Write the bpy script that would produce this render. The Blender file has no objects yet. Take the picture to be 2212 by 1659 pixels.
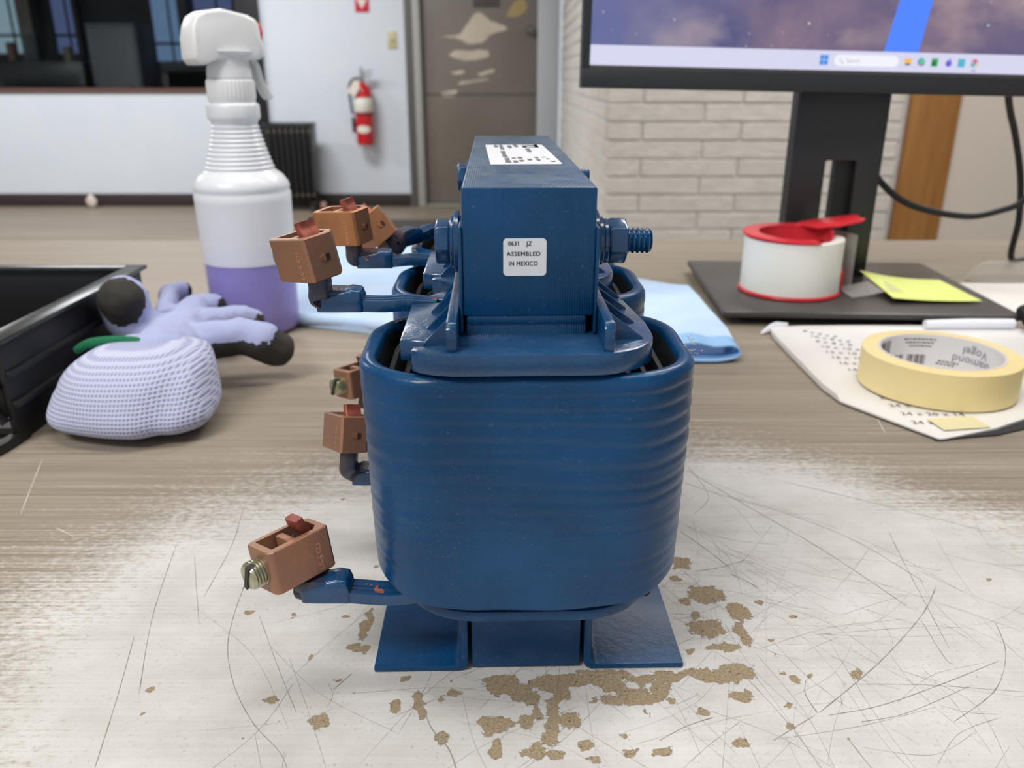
import bpy, bmesh, math, random
from mathutils import Vector, Matrix, noise
random.seed(7)
C = bpy.context.scene.collection
R = math.radians

# ---------------------------------------------------------------- camera, world, lights, exposure
CAM_H = 0.20                                   # lens height above the tabletop (tabletop is z = 0)
cd = bpy.data.cameras.new('camera'); cam = bpy.data.objects.new('camera', cd); C.objects.link(cam)
cam.location = (0, 0, CAM_H); cam.rotation_euler = (R(90 - 20.5), 0, 0)
cd.sensor_width = 36.0; cd.lens = 36.0 * 1780 / 2212; cd.clip_start = 0.01; cd.clip_end = 60
cd.dof.use_dof = True; cd.dof.focus_distance = 0.285; cd.dof.aperture_fstop = 15.5
bpy.context.scene.camera = cam
w = bpy.data.worlds.new('room_light'); bpy.context.scene.world = w; w.use_nodes = True
w.node_tree.nodes['Background'].inputs[0].default_value = (0.88, 0.93, 1.0, 1)
w.node_tree.nodes['Background'].inputs[1].default_value = 0.45
def area(name, loc, rot, sx, sy, power, col=(1, .985, .955)):
    l = bpy.data.lights.new(name, 'AREA'); l.shape = 'RECTANGLE'; l.size = sx; l.size_y = sy; l.energy = power; l.color = col
    o = bpy.data.objects.new(name, l); C.objects.link(o); o.location = loc; o.rotation_euler = rot; return o
area('ceiling_lamp', (-0.15, 0.30, 1.9), (0, 0, 0), 1.2, 0.30, 11)
area('ceiling_lamp', (1.1, 0.8, 1.9), (0, 0, 0), 1.2, 0.30, 9)
area('ceiling_lamp', (-1.9, 4.6, 1.9), (0, 0, 0), 1.2, 0.6, 55, (.97, .985, 1))
area('ceiling_lamp', (-4.3, 4.6, 1.9), (0, 0, 0), 1.2, 0.6, 55, (.97, .985, 1))
area('ceiling_lamp', (1.2, 2.3, 1.9), (0, 0, 0), 1.2, 0.6, 26)
area('ceiling_lamp', (-1.2, -0.9, 1.9), (0, 0, 0), 1.2, 0.6, 36)
vs = bpy.context.scene.view_settings
vs.view_transform = 'Standard'; vs.look = 'None'; vs.gamma = 1; vs.use_curve_mapping = False; vs.exposure = 0.45

# measured positions on the tabletop and the door (metres)
CHIPS= [(-0.0034,0.234,0.0073,0.0063),(0.0026,0.2296,0.0048,0.0049),(0.007,0.2271,0.0035,0.0038),(0.0143,0.2347,0.0098,0.005),(0.0221,0.2364,0.0082,0.0046),(0.0323,0.2383,0.0115,0.0038),(0.0429,0.228,0.0088,0.0048),(0.038,0.2262,0.0111,0.0029),(0.047,0.2364,0.0065,0.0025),(-0.0059,0.2146,0.0058,0.0049),(-0.0015,0.2161,0.0038,0.0027),(0.0046,0.2161,0.0018,0.0045),(0.0085,0.2199,0.0022,0.0046),(0.0138,0.2223,0.0025,0.007),(0.0134,0.2138,0.0027,0.0071),(0.019,0.2169,0.0043,0.0045),(-0.0051,0.2045,0.0029,0.0046),(0.007,0.2031,0.0041,0.0038),(0.0121,0.2082,0.0037,0.003),(0.0138,0.2018,0.0032,0.0025),(0.0232,0.206,0.003,0.0028),(0.0247,0.1998,0.004,0.0012),(0.0371,0.2026,0.0029,0.0021),(0.0467,0.2031,0.0041,0.0019),(0.0364,0.2102,0.0018,0.0017),(0.0456,0.2199,0.0012,0.0023),(0.064,0.2199,0.0023,0.0023),(0.0546,0.2262,0.0016,0.0019),(-0.0372,0.2364,0.0023,0.002),(-0.0395,0.2231,0.0022,0.0038),(-0.0325,0.2262,0.0017,0.0053),(-0.0298,0.2216,0.0016,0.0051),(-0.0225,0.2088,0.0027,0.0035),(-0.0195,0.2296,0.0029,0.0015),(-0.024,0.2271,0.0013,0.0014),(-0.0211,0.2354,0.002,0.0013),(-0.056,0.2688,0.0018,0.0106),(-0.0541,0.2527,0.0021,0.0033),(-0.0574,0.2535,0.0026,0.0011),(0.0741,0.3109,0.0051,0.0056),(0.0793,0.2875,0.0086,0.0073),(0.0902,0.2759,0.0046,0.0079),(0.0752,0.2653,0.0089,0.0065),(0.0881,0.2614,0.0027,0.0087),(0.079,0.2538,0.0086,0.0028),(0.081,0.24,0.0075,0.0052),(0.0728,0.2376,0.0074,0.0038),(0.0794,0.228,0.0048,0.0034),(0.0666,0.24,0.0066,0.0031),(0.0659,0.2514,0.0021,0.0022),(0.0549,0.2378,0.0066,0.0031),(0.0513,0.2301,0.004,0.0049),(0.0692,0.2989,0.0024,0.0028),(0.1004,0.2818,0.0015,0.0016),(0.1111,0.2726,0.0015,0.0015),(0.0984,0.2581,0.0016,0.0014),(0.0973,0.2491,0.0014,0.0014),(0.0962,0.2405,0.0013,0.0016),(0.1003,0.2366,0.002,0.0025),(0.1231,0.2393,0.003,0.0031),(0.1059,0.2388,0.0013,0.0015),(0.0928,0.224,0.0022,0.0012),(0.0732,0.207,0.0027,0.0028),(0.0646,0.2201,0.0031,0.0018),(0.0916,0.2138,0.0023,0.0016),(0.2016,0.2975,0.0016,0.0021),(0.1078,0.2082,0.0007,0.0011),(0.0481,0.2033,0.0029,0.0025),(-0.1048,0.2753,0.0017,0.0016),(-0.0866,0.2738,0.0013,0.0028),(-0.0654,0.2726,0.0026,0.0019),(-0.0741,0.2483,0.001,0.0016),(-0.0632,0.2161,0.0037,0.0041),(-0.1261,0.2308,0.0016,0.0015),(-0.1231,0.2195,0.0009,0.0016),(-0.0825,0.226,0.0035,0.0017),(-0.0621,0.2366,0.0036,0.001),(-0.0558,0.2292,0.001,0.001),(-0.0571,0.2653,0.0021,0.0089),(-0.0598,0.2538,0.0035,0.0011),(-0.0864,0.2074,0.0012,0.0011),(-0.071,0.2989,0.0012,0.0028),(-0.0593,0.3087,0.002,0.0026),(-0.0855,0.3692,0.0016,0.002),(0.0347,0.2336,0.0065,0.0035),(0.0174,0.2289,0.0038,0.0034),(0.0703,0.2824,0.0026,0.0026),(0.0721,0.2732,0.0022,0.0028),(-0.0774,0.2159,0.0008,0.0009),(-0.0982,0.2098,0.0007,0.0011)]
SCRATCHES= [(0.0004,[(-0.1129,0.3023),(-0.1101,0.2732),(-0.1061,0.2535),(-0.0975,0.2336),(-0.0858,0.2159),(-0.0742,0.2039),(-0.0694,0.1966),(-0.0639,0.186)]),(0.00035,[(-0.1439,0.2603),(-0.136,0.2289),(-0.1287,0.1966)]),(0.00058,[(0.1772,0.2928),(0.1619,0.2732),(0.1339,0.2457),(0.103,0.2201)]),(0.00042,[(0.1775,0.2462),(0.1499,0.2336),(0.1246,0.2234),(0.1058,0.219)]),(0.00036,[(0.1888,0.2688),(0.1827,0.2509),(0.1681,0.2312),(0.1459,0.2159)]),(0.0005,[(0.0946,0.402),(0.1145,0.3658),(0.1403,0.3207),(0.1591,0.2793)]),(0.00039,[(0.0887,0.3884),(0.107,0.3731),(0.1341,0.3541),(0.1579,0.3286),(0.1742,0.2954)]),(0.00039,[(0.1423,0.3884),(0.1758,0.3682),(0.2239,0.3367)]),(0.00054,[(0.079,0.3376),(0.0882,0.3207),(0.0949,0.3059)]),(0.00036,[(0.1605,0.2703),(0.1588,0.2483),(0.1603,0.2445)]),(0.0008,[(-0.0321,0.2289),(-0.0267,0.2138),(-0.0199,0.2039),(-0.0163,0.1929)]),(0.00065,[(0.1037,0.2359),(0.1013,0.2289),(0.1023,0.2201)]),(0.00045,[(0.0839,0.2078),(0.1011,0.219)]),(0.00045,[(0.0474,0.2078),(0.0568,0.2138),(0.0669,0.218)]),(0.00029,[(0.1774,0.2301),(0.1451,0.2336),(0.1209,0.234)]),(0.00037,[(0.1084,0.2078),(0.1112,0.1947)]),(0.00034,[(-0.1325,0.3587),(-0.1274,0.3246),(-0.1263,0.2856)]),(0.00031,[(-0.1414,0.3169),(-0.1303,0.2888),(-0.1217,0.2673)]),(0.0006,[(0.0941,0.3023),(0.1031,0.2921)]),(0.0004,[(0.0785,0.3041),(0.0914,0.3077),(0.1029,0.3131)]),(0.00035,[(0.1763,0.3367),(0.1711,0.3059),(0.1631,0.2535)]),(0.00036,[(0.0955,0.4106),(0.0999,0.3731),(0.0889,0.3541)]),(0.00048,[(-0.0622,0.2312),(-0.0572,0.2395)]),(0.00034,[(-0.1526,0.3246),(-0.1421,0.2732),(-0.1288,0.2289)]),(0.00026,[(-0.1,0.2732),(-0.0847,0.2432),(-0.0723,0.2201)]),(0.00023,[(0.082,0.2407),(0.0909,0.2159),(0.0963,0.1929)]),(0.00023,[(0.1153,0.2159),(0.1325,0.2201),(0.1613,0.2336)])]
LIGHTSCR= [[(-0.2621,0.4165),(-0.2395,0.3541)],[(-0.2157,0.341),(-0.2028,0.3326)],[(0.2273,0.4728),(0.2232,0.4515)],[(-0.1797,0.3541),(-0.1768,0.3611)]]
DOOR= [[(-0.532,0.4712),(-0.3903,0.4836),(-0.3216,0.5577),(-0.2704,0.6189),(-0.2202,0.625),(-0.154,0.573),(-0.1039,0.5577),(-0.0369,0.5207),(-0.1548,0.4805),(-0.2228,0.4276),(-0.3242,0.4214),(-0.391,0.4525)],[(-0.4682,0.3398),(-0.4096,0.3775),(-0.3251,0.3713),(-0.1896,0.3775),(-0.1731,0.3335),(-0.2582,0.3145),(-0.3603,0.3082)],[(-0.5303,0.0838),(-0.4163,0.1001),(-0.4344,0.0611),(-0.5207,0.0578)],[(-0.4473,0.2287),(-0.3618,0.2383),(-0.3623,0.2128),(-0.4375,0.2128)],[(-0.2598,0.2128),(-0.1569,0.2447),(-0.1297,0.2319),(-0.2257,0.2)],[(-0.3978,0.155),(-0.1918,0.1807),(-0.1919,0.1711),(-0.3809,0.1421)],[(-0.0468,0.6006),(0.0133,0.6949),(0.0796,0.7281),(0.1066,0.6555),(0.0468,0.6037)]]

# ---------------------------------------------------------------- materials
def S(r, g, b):
    f = lambda v: (v / 255 / 12.92) if v / 255 <= .04045 else ((v / 255 + .055) / 1.055) ** 2.4
    return (f(r), f(g), f(b), 1)
class NT:
    def __init__(s, m):
        m.use_nodes = True; s.t = m.node_tree; s.b = s.t.nodes['Principled BSDF']
    def n(s, typ, **k):
        nd = s.t.nodes.new(typ)
        for a, v in k.items():
            if a.startswith('i_'):
                key = a[2:]; key = int(key) if key.isdigit() else key
                nd.inputs[key].default_value = v
            else: setattr(nd, a, v)
        return nd
    def l(s, a, b): s.t.links.new(a, b)
    def co(s, scale=(1, 1, 1), rot=(0, 0, 0)):
        tc = s.n('ShaderNodeTexCoord'); mp = s.n('ShaderNodeMapping'); mp.inputs['Scale'].default_value = scale
        mp.inputs['Rotation'].default_value = rot
        s.l(tc.outputs['Object'], mp.inputs[0]); return mp.outputs[0]
    def noise(s, vec, scale, detail=3, rough=.5):
        nd = s.n('ShaderNodeTexNoise'); nd.inputs['Scale'].default_value = scale; nd.inputs['Detail'].default_value = detail
        nd.inputs['Roughness'].default_value = rough; s.l(vec, nd.inputs['Vector']); return nd.outputs['Fac']
    def ramp(s, fac, a, b, ca=(0, 0, 0, 1), cb=(1, 1, 1, 1)):
        nd = s.n('ShaderNodeValToRGB'); e = nd.color_ramp.elements
        e[0].position = a; e[1].position = b; e[0].color = ca; e[1].color = cb; s.l(fac, nd.inputs[0]); return nd.outputs[0]
    def mix(s, fac, a, b, typ='MIX'):
        nd = s.n('ShaderNodeMix', data_type='RGBA', blend_type=typ)
        for v, i in ((fac, 0), (a, 6), (b, 7)):
            if isinstance(v, (int, float)): nd.inputs[i].default_value = v
            elif isinstance(v, tuple): nd.inputs[i].default_value = v
            else: s.l(v, nd.inputs[i])
        return nd.outputs[2]
    def math(s, op, a, b=0.0):
        nd = s.n('ShaderNodeMath', operation=op)
        for v, i in ((a, 0), (b, 1)):
            if isinstance(v, (int, float)): nd.inputs[i].default_value = v
            else: s.l(v, nd.inputs[i])
        return nd.outputs[0]
    def bump(s, h, strength, dist=.001):
        nd = s.n('ShaderNodeBump'); nd.inputs['Strength'].default_value = strength; nd.inputs['Distance'].default_value = dist
        s.l(h, nd.inputs['Height']); s.l(nd.outputs[0], s.b.inputs['Normal']); return nd
def M(name, col, rough=.5, metal=0., n_scale=0, n_col=None, n_amt=.5, b_scale=0, b_str=.2, b_dist=.001, coat=0., scale=(1, 1, 1), spec=.5, sub=0.):
    m = bpy.data.materials.new(name); t = NT(m); b = t.b
    b.inputs['Base Color'].default_value = col; b.inputs['Roughness'].default_value = rough; b.inputs['Metallic'].default_value = metal
    b.inputs['Coat Weight'].default_value = coat; b.inputs['Specular IOR Level'].default_value = spec
    if sub: b.inputs['Subsurface Weight'].default_value = sub; b.inputs['Subsurface Radius'].default_value = (.01, .01, .01)
    v = t.co(scale) if (n_scale or b_scale) else None
    if n_scale:
        f = t.ramp(t.noise(v, n_scale, 4), .5 - .3 * n_amt, .5 + .3 * n_amt)
        t.l(t.mix(f, col, n_col or col), b.inputs['Base Color'])
    if b_scale: t.bump(t.noise(v, b_scale, 3), b_str, b_dist)
    return m
def emit(name, col, strength):
    m = bpy.data.materials.new(name); t = NT(m)
    t.b.inputs['Base Color'].default_value = (0.01, .01, .01, 1); t.b.inputs['Emission Color'].default_value = col; t.b.inputs['Emission Strength'].default_value = strength
    return m
def blue_paint(name, weave=0, drips=.0, copper=0., settled=0.):
    m = bpy.data.materials.new(name); t = NT(m); v = t.co()
    base = t.mix(t.ramp(t.noise(v, 35, 3), .35, .7), S(2, 56, 95), S(4, 69, 115))
    dust = t.ramp(t.noise(v, 1500, 2, .6), .655, .70)
    dz = t.ramp(t.noise(v, 60, 3), .4, .65)
    base = t.mix(t.math('MULTIPLY', t.math('MULTIPLY', dust, dz), .34), base, S(120, 132, 130))
    fib = t.ramp(t.noise(t.co((1, .22, 1), (.6, .4, .9)), 2300, 1, .4), .735, .75); fib2 = t.ramp(t.noise(t.co((.22, 1, .6), (.2, .9, .4)), 2300, 1, .4), .735, .755); fib = t.math('MAXIMUM', fib, fib2)
    base = t.mix(t.math('MULTIPLY', fib, .17), base, S(140, 140, 128))
    if copper:
        cf = t.ramp(t.noise(v, 130, 3, .6), .66, .68)
        base = t.mix(t.math('MULTIPLY', cf, copper), base, S(172, 98, 62))
    if settled:
        ge = t.n('ShaderNodeNewGeometry'); sz = t.n('ShaderNodeSeparateXYZ'); t.l(ge.outputs['Normal'], sz.inputs[0])
        up = t.ramp(sz.outputs[2], .75, .98)
        base = t.mix(t.math('MULTIPLY', up, t.math('MULTIPLY', t.ramp(t.noise(v, 90, 4, .7), .2, .8), settled)), base, S(128, 138, 146))
    t.l(base, t.b.inputs['Base Color'])
    t.b.inputs['Roughness'].default_value = .30 if not drips else .22; t.b.inputs['Specular IOR Level'].default_value = .34 if not drips else .55; t.b.inputs['Coat Weight'].default_value = .05 if not drips else .35; t.b.inputs['Coat Roughness'].default_value = .12
    h = t.noise(v, 260, 3)
    if weave:
        wv = t.n('ShaderNodeTexWave', wave_type='BANDS', bands_direction='X'); wv.inputs['Scale'].default_value = 420; wv.inputs['Distortion'].default_value = 1.
        t.l(v, wv.inputs['Vector']); h = t.math('ADD', t.math('MULTIPLY', wv.outputs['Fac'], .35), h)
    h = t.math('ADD', h, t.math('MULTIPLY', t.noise(v, 1300, 2), .35))
    t.bump(h, .42 if drips else .30, .0005 if drips else .0005)
    return m
BLUE = blue_paint('blue_enamel'); BLUEW = blue_paint('blue_enamel_on_laminations', weave=1, settled=.72); BLUEG = blue_paint('glossy_dipped_blue', drips=1, settled=.12); BLUEC = blue_paint('blue_enamel_worn_to_copper', drips=1, copper=.9)
DUCT = M('dark_winding', S(24, 27, 31), .7, b_scale=300, b_str=.4)
COPPER = M('tarnished_copper', S(150, 112, 92), .45, .45, 90, S(164, 116, 88), .6, 700, .25, .0004)
COPPER2 = M('bright_copper', S(188, 128, 86), .4, .5, 110, S(164, 114, 80), .6, 700, .2, .0004)
TONGUE = M('red_copper', S(168, 92, 76), .45, .45, 200, S(130, 64, 52), .6, 600, .2, .0004)
STEM = M('stained_stem', S(84, 66, 60), .32, .2, 140, S(24, 56, 88), .7, 300, .4)
ZINC = M('zinc_plate', S(190, 190, 170), .3, .85, 160, S(160, 158, 120), .6)
LABEL = M('label_paper', S(228, 230, 234), .45, n_scale=300, n_col=S(220, 222, 228))
INK = M('black_ink', S(28, 30, 34), .6)
INKG = M('grey_ink', S(120, 122, 128), .7)
STAMP = M('stamped_edge', S(226, 160, 128), .4, .3)
BLACKP = M('black_plastic', S(19, 20, 23), .45, b_scale=900, b_str=.1)
BLACKG = M('glossy_black_rim', S(52, 54, 54), .3, n_scale=60, n_col=S(38, 40, 42))
MONB = M('monitor_black', S(38, 39, 43), .42, b_scale=1500, b_str=.08)
MONBASE = M('monitor_base_black', S(62, 58, 57), .36, b_scale=1500, b_str=.08)  # base colour lifted to carry the sheen on the plate's top
WHITEP = M('white_plastic', S(232, 233, 234), .35, sub=.15)
CLEARP = None
KNIT_C = S(172, 176, 206)

# ---------------------------------------------------------------- geometry helpers
def empty(name, loc=(0, 0, 0), rz=0., parent=None, label=None, cat=None, group=None):
    o = bpy.data.objects.new(name, None); C.objects.link(o); o.location = loc; o.rotation_euler = (0, 0, rz); o.empty_display_size = .01
    if parent: o.parent = parent
    tag(o, label, cat, group); return o
def tag(o, label=None, cat=None, group=None, kind=None):
    if label: o['label'] = label
    if cat: o['category'] = cat
    if group: o['group'] = group
    if kind: o['kind'] = kind
    return o
def obj(name, bm, mat, parent=None, smooth=35, bevel=0., seg=2, loc=None, rot=None, kind=None):
    bmesh.ops.recalc_face_normals(bm, faces=bm.faces[:])
    if bevel:
        es = [e for e in bm.edges if len(e.link_faces) == 2 and e.calc_face_angle(0) > R(30)]
        bmesh.ops.bevel(bm, geom=es, offset=bevel, offset_type='OFFSET', segments=seg, profile=.5, affect='EDGES', clamp_overlap=True)
    me = bpy.data.meshes.new(name); bm.to_mesh(me); bm.free()
    for m in (mat if isinstance(mat, (list, tuple)) else [mat]): me.materials.append(m)
    if smooth:
        for p in me.polygons: p.use_smooth = True
        me.set_sharp_from_angle(angle=R(smooth))
    o = bpy.data.objects.new(name, me); C.objects.link(o)
    if parent: o.parent = parent
    if loc: o.location = loc
    if rot: o.rotation_euler = rot
    if kind: o['kind'] = kind
    return o
def B(): return bmesh.new()
def box(bm, x0, x1, y0, y1, z0, z1, mi=0, mat=None):
    vs_ = [bm.verts.new((x, y, z)) for z in (z0, z1) for y in (y0, y1) for x in (x0, x1)]
    if mat: 
        for v in vs_: v.co = mat @ v.co
    for f in ((0, 2, 3, 1), (4, 5, 7, 6), (0, 1, 5, 4), (2, 6, 7, 3), (0, 4, 6, 2), (1, 3, 7, 5)):
        bm.faces.new([vs_[i] for i in f]).material_index = mi
    return bm
def bx(*a): return box(B(), *a)
def prism(bm, poly, a, b, axis='z', mi=0):
    def P(p, t):
        return {'z': (p[0], p[1], t), 'y': (p[0], t, p[1]), 'x': (t, p[0], p[1])}[axis]
    lo = [bm.verts.new(P(p, a)) for p in poly]; hi = [bm.verts.new(P(p, b)) for p in poly]; n = len(poly)
    bm.faces.new(lo[::-1]).material_index = mi; bm.faces.new(hi).material_index = mi
    for i in range(n): bm.faces.new((lo[i], lo[(i + 1) % n], hi[(i + 1) % n], hi[i])).material_index = mi
    return bm
def loft(bm, rings, close=True, caps=True, mi=0):
    rs = [[bm.verts.new(p) for p in r] for r in rings]; n = len(rs[0])
    for a, b in zip(rs, rs[1:]):
        for i in range(n if close else n - 1):
            bm.faces.new((a[i], a[(i + 1) % n], b[(i + 1) % n], b[i])).material_index = mi
    if caps and close:
        bm.faces.new(rs[0][::-1]).material_index = mi; bm.faces.new(rs[-1]).material_index = mi
    return bm
def lathe(bm, prof, n=48, axis='z', off=(0, 0, 0), caps=True, mi=0):
    rings = []
    for r, h in prof:
        ring = []
        for i in range(n):
            a = 2 * math.pi * i / n; c_, s_ = r * math.cos(a), r * math.sin(a)
            p = {'z': (c_, s_, h), 'y': (c_, h, s_), 'x': (h, c_, s_)}[axis]
            ring.append((p[0] + off[0], p[1] + off[1], p[2] + off[2]))
        rings.append(ring)
    return loft(bm, rings, True, caps, mi)
def catmull(pts, k=8):
    pts = [Vector(p) for p in pts]; out = []
    for i in range(len(pts) - 1):
        p0 = pts[max(i - 1, 0)]; p1, p2 = pts[i], pts[i + 1]; p3 = pts[min(i + 2, len(pts) - 1)]
        for j in range(k):
            t = j / k
            out.append(.5 * ((2 * p1) + (p2 - p0) * t + (2 * p0 - 5 * p1 + 4 * p2 - p3) * t * t + (3 * p1 - p0 - 3 * p2 + p3) * t ** 3))
    out.append(pts[-1]); return out
def tube(bm, pts, r, n=10, k=8, mi=0, rz=None):
    """round (or elliptical) tube along a smooth path; r a number or a list per control point"""
    ctl = len(pts); path = catmull(pts, k) if k > 1 else [Vector(p) for p in pts]
    rings = []; up = Vector((0, 0, 1)); m = len(path)
    for i, p in enumerate(path):
        d = (path[min(i + 1, m - 1)] - path[max(i - 1, 0)]).normalized()
        if i == 0:
            u = up if abs(d.z) < .9 else Vector((0, 1, 0))
            a = d.cross(u).normalized()
        else: a = (a - d * a.dot(d)).normalized()
        b = d.cross(a)
        if isinstance(r, (list, tuple)):
            f = i / (m - 1) * (ctl - 1); j = min(int(f), ctl - 2); rr = r[j] + (r[j + 1] - r[j]) * (f - j)
        else: rr = r
        rings.append([p + (a * math.cos(2 * math.pi * q / n) + b * math.sin(2 * math.pi * q / n)) * rr for q in range(n)])
    return loft(bm, rings, True, True, mi)
def strip(bm, pts, wdir, hw, th, k=8, mi=0):
    """flat bar of width 2*hw (along wdir) and thickness th swept along a path"""
    path = catmull(pts, k); wd = Vector(wdir).normalized(); rings = []; m = len(path)
    for i, p in enumerate(path):
        d = (path[min(i + 1, m - 1)] - path[max(i - 1, 0)]).normalized(); nn = d.cross(wd).normalized()
        rings.append([p + wd * (hw * a) + nn * (th / 2 * b) for a, b in ((-1, -.7), (-.88, -1), (.88, -1), (1, -.7), (1, .7), (.88, 1), (-.88, 1), (-1, .7))])
    return loft(bm, rings, True, True, mi)
def rrect(a, b, r, n=10):
    out = []
    for cx, cy, s in ((a - r, b - r, 0), (-(a - r), b - r, 90), (-(a - r), -(b - r), 180), (a - r, -(b - r), 270)):
        for i in range(n + 1):
            t = R(s + 90 * i / n); out.append((cx + r * math.cos(t), cy + r * math.sin(t)))
    return out
def rrect_even(a, b, r, N):
    p = rrect(a, b, r, 24); p.append(p[0]); L = [0]
    for i in range(1, len(p)): L.append(L[-1] + math.dist(p[i], p[i - 1]))
    out = []; j = 0
    for i in range(N):
        s = L[-1] * i / N
        while L[j + 1] < s: j += 1
        t = (s - L[j]) / max(L[j + 1] - L[j], 1e-9)
        out.append((p[j][0] + (p[j + 1][0] - p[j][0]) * t, p[j][1] + (p[j + 1][1] - p[j][1]) * t))
    return out
def text_bm(body, size, ex=0., align='LEFT', sx=1., sp=1.):
    cu = bpy.data.curves.new('t', 'FONT'); cu.body = body; cu.size = size; cu.align_x = align; cu.extrude = ex; cu.space_character = sp; cu.resolution_u = 3
    o = bpy.data.objects.new('t', cu); C.objects.link(o); dg = bpy.context.evaluated_depsgraph_get(); dg.update()
    me = bpy.data.meshes.new_from_object(o.evaluated_get(dg)); bm = B(); bm.from_mesh(me)
    bpy.data.objects.remove(o); bpy.data.curves.remove(cu); bpy.data.meshes.remove(me)
    if sx != 1:
        for v in bm.verts: v.co.x *= sx
    return bm
def xf(bm, mat):
    bmesh.ops.transform(bm, matrix=mat, verts=bm.verts[:]); return bm
def merge(dst, src):
    me = bpy.data.meshes.new('m'); src.to_mesh(me); src.free(); dst.from_mesh(me); bpy.data.meshes.remove(me); return dst
def children_of(o): return [c for c in o.children]
def copy_tree(o, parent=None):
    c = o.copy(); C.objects.link(c)
    if parent: c.parent = parent
    for ch in list(o.children): copy_tree(ch, c)
    return c

# ================================================================ SETTING (floor 0.75 m below the tabletop)
FZ, CZ, WY = -0.75, 1.95, 6.5
def struct(name, bm, mat, parent=None, **k):
    o = obj(name, bm, mat, parent, **k)
    if parent is None: o['kind'] = 'structure'
    return o
WALLP = M('white_wall_paint', S(214, 220, 228), .55, b_scale=60, b_str=.05, n_scale=3, n_col=S(210, 217, 226))
CEIL = M('ceiling_white', S(225, 225, 222), .8)
BEIGE = M('beige_wall_paint', S(214, 203, 192), .6, b_scale=80, b_str=.05)
BASEB = M('dark_vinyl_baseboard', S(52, 42, 40), .5)
def floor_tone():
    m = bpy.data.materials.new('brown_plank_floor'); t = NT(m); v = t.co((1.2, 22, 1))
    f = t.ramp(t.noise(v, 2.2, 5, .6), .3, .7); g = t.ramp(t.noise(t.co((.6, 5, 1)), 1.4, 2), .35, .65)
    t.l(t.mix(t.math('MULTIPLY', g, .4), t.mix(f, S(124, 111, 96), S(148, 135, 119)), S(112, 100, 88)), t.b.inputs['Base Color'])
    t.b.inputs['Roughness'].default_value = .45; return m
struct('floor', bx(-7, 5, -2.5, 10.5, FZ - .1, FZ), floor_tone(), smooth=0)
struct('ceiling', bx(-7, 5, -2.5, 10.5, CZ, CZ + .1), CEIL, smooth=0)
# back wall: white panels left and right of the door, window opening at the far left
bm = B()
box(bm, -7, -1.99, WY, WY + .12, FZ, .085)                     # below the window
box(bm, -7, -1.99, WY, WY + .12, 1.45, CZ)                     # above the window
box(bm, -1.822, -.78, WY, WY + .12, FZ, CZ)                     # panel with the extinguisher
box(bm, -.78, .345, WY, WY + .12, 1.38, CZ)                    # above the door
struct('wall_back', bm, WALLP, smooth=0)
struct('baseboard_left', bx(-7, -1.99, WY - .015, WY, FZ, -.654), BASEB, bevel=.004)
struct('baseboard_right', bx(-1.822, -.785, WY - .015, WY, FZ, -.654), BASEB, bevel=.004)
SIDE = M('side_wall_paint', S(214, 214, 214), .6)
struct('wall_left', bx(-7.12, -7, -2.5, WY + .1, FZ, CZ), SIDE, smooth=0)
struct('wall_far_right', bx(5, 5.12, -2.5, 3.42, FZ, CZ), SIDE, smooth=0)
struct('trim_1', bx(-1.99, -1.822, WY - .03, WY + .1, FZ, CZ), M('black_post', S(24, 25, 29), .45), bevel=.004)
# window with a dim workshop behind it
wf = M('red_brown_window_trim', S(92, 62, 56), .45)
bm = B(); box(bm, -7, -1.99, WY - .02, WY + .12, .085, .115); box(bm, -7, -1.99, WY, WY + .1, 1.41, 1.45)
wn = struct('window_1', bm, wf, bevel=.004)
gm = bpy.data.materials.new('window_glass'); t = NT(gm); t.b.inputs['Transmission Weight'].default_value = 1; t.b.inputs['Roughness'].default_value = .0
t.b.inputs['IOR'].default_value = 1.1; t.b.inputs['Base Color'].default_value = (.85, .9, .92, 1)
obj('pane', bx(-7, -1.99, WY + .05, WY + .058, .115, 1.41), gm, wn, smooth=0)
DK = M('dim_workshop_wall', S(58, 60, 66), .8, n_scale=1.4, n_col=S(40, 40, 44), n_amt=.8)
struct('wall_beyond', bx(-9, .3, 9.3, 9.4, FZ, CZ), DK, smooth=0)
struct('wall_beyond_side', bx(-.1, 0, 6.7, 9.3, FZ, CZ), DK, smooth=0)
FRW = M('workshop_window_frame', S(40, 38, 40), .6)
PB = emit('daylit_pane_blue', S(112, 142, 178), .40); PV = emit('daylit_pane_violet', S(104, 118, 166), .30); PG = emit('daylit_pane_pale', S(150, 176, 188), .42)
for i, (x0, x1, z0, mt) in enumerate(((-5.35, -5.02, .42, PG), (-4.72, -4.50, .42, PV), (-3.70, -3.42, .34, PB), (-3.26, -2.86, .40, PV), (-2.62, -2.36, .42, PB))):
    fr = B()
    for a in ((x0 - .05, x0, z0 - .05, 1.5), (x1, x1 + .05, z0 - .05, 1.5), (x0, x1, z0 - .05, z0), (x0, x1, .95, .99)): box(fr, a[0], a[1], 9.22, 9.3, a[2], a[3])
    wi = struct('window_%d' % (i + 2), fr, FRW, smooth=0)
    obj('pane', bx(x0, x1, 9.26, 9.28, z0, 1.5), mt, wi, smooth=0)
    obj('mullion', bx(x0, x1, 9.235, 9.255, z0 + .16, z0 + .185), FRW, wi, smooth=0); obj('mullion', bx((x0 + x1) / 2 + .03, (x0 + x1) / 2 + .045, 9.235, 9.255, z0, 1.5), FRW, wi, smooth=0)
struct('trim_2', bx(-3.36, -3.27, 9.05, 9.2, FZ, CZ), M('dark_column', S(52, 50, 50), .6), smooth=0)
struct('trim_3', bx(-4.98, -4.84, 9.05, 9.2, FZ, CZ), M('tan_column', S(92, 86, 74), .6), smooth=0)
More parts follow.
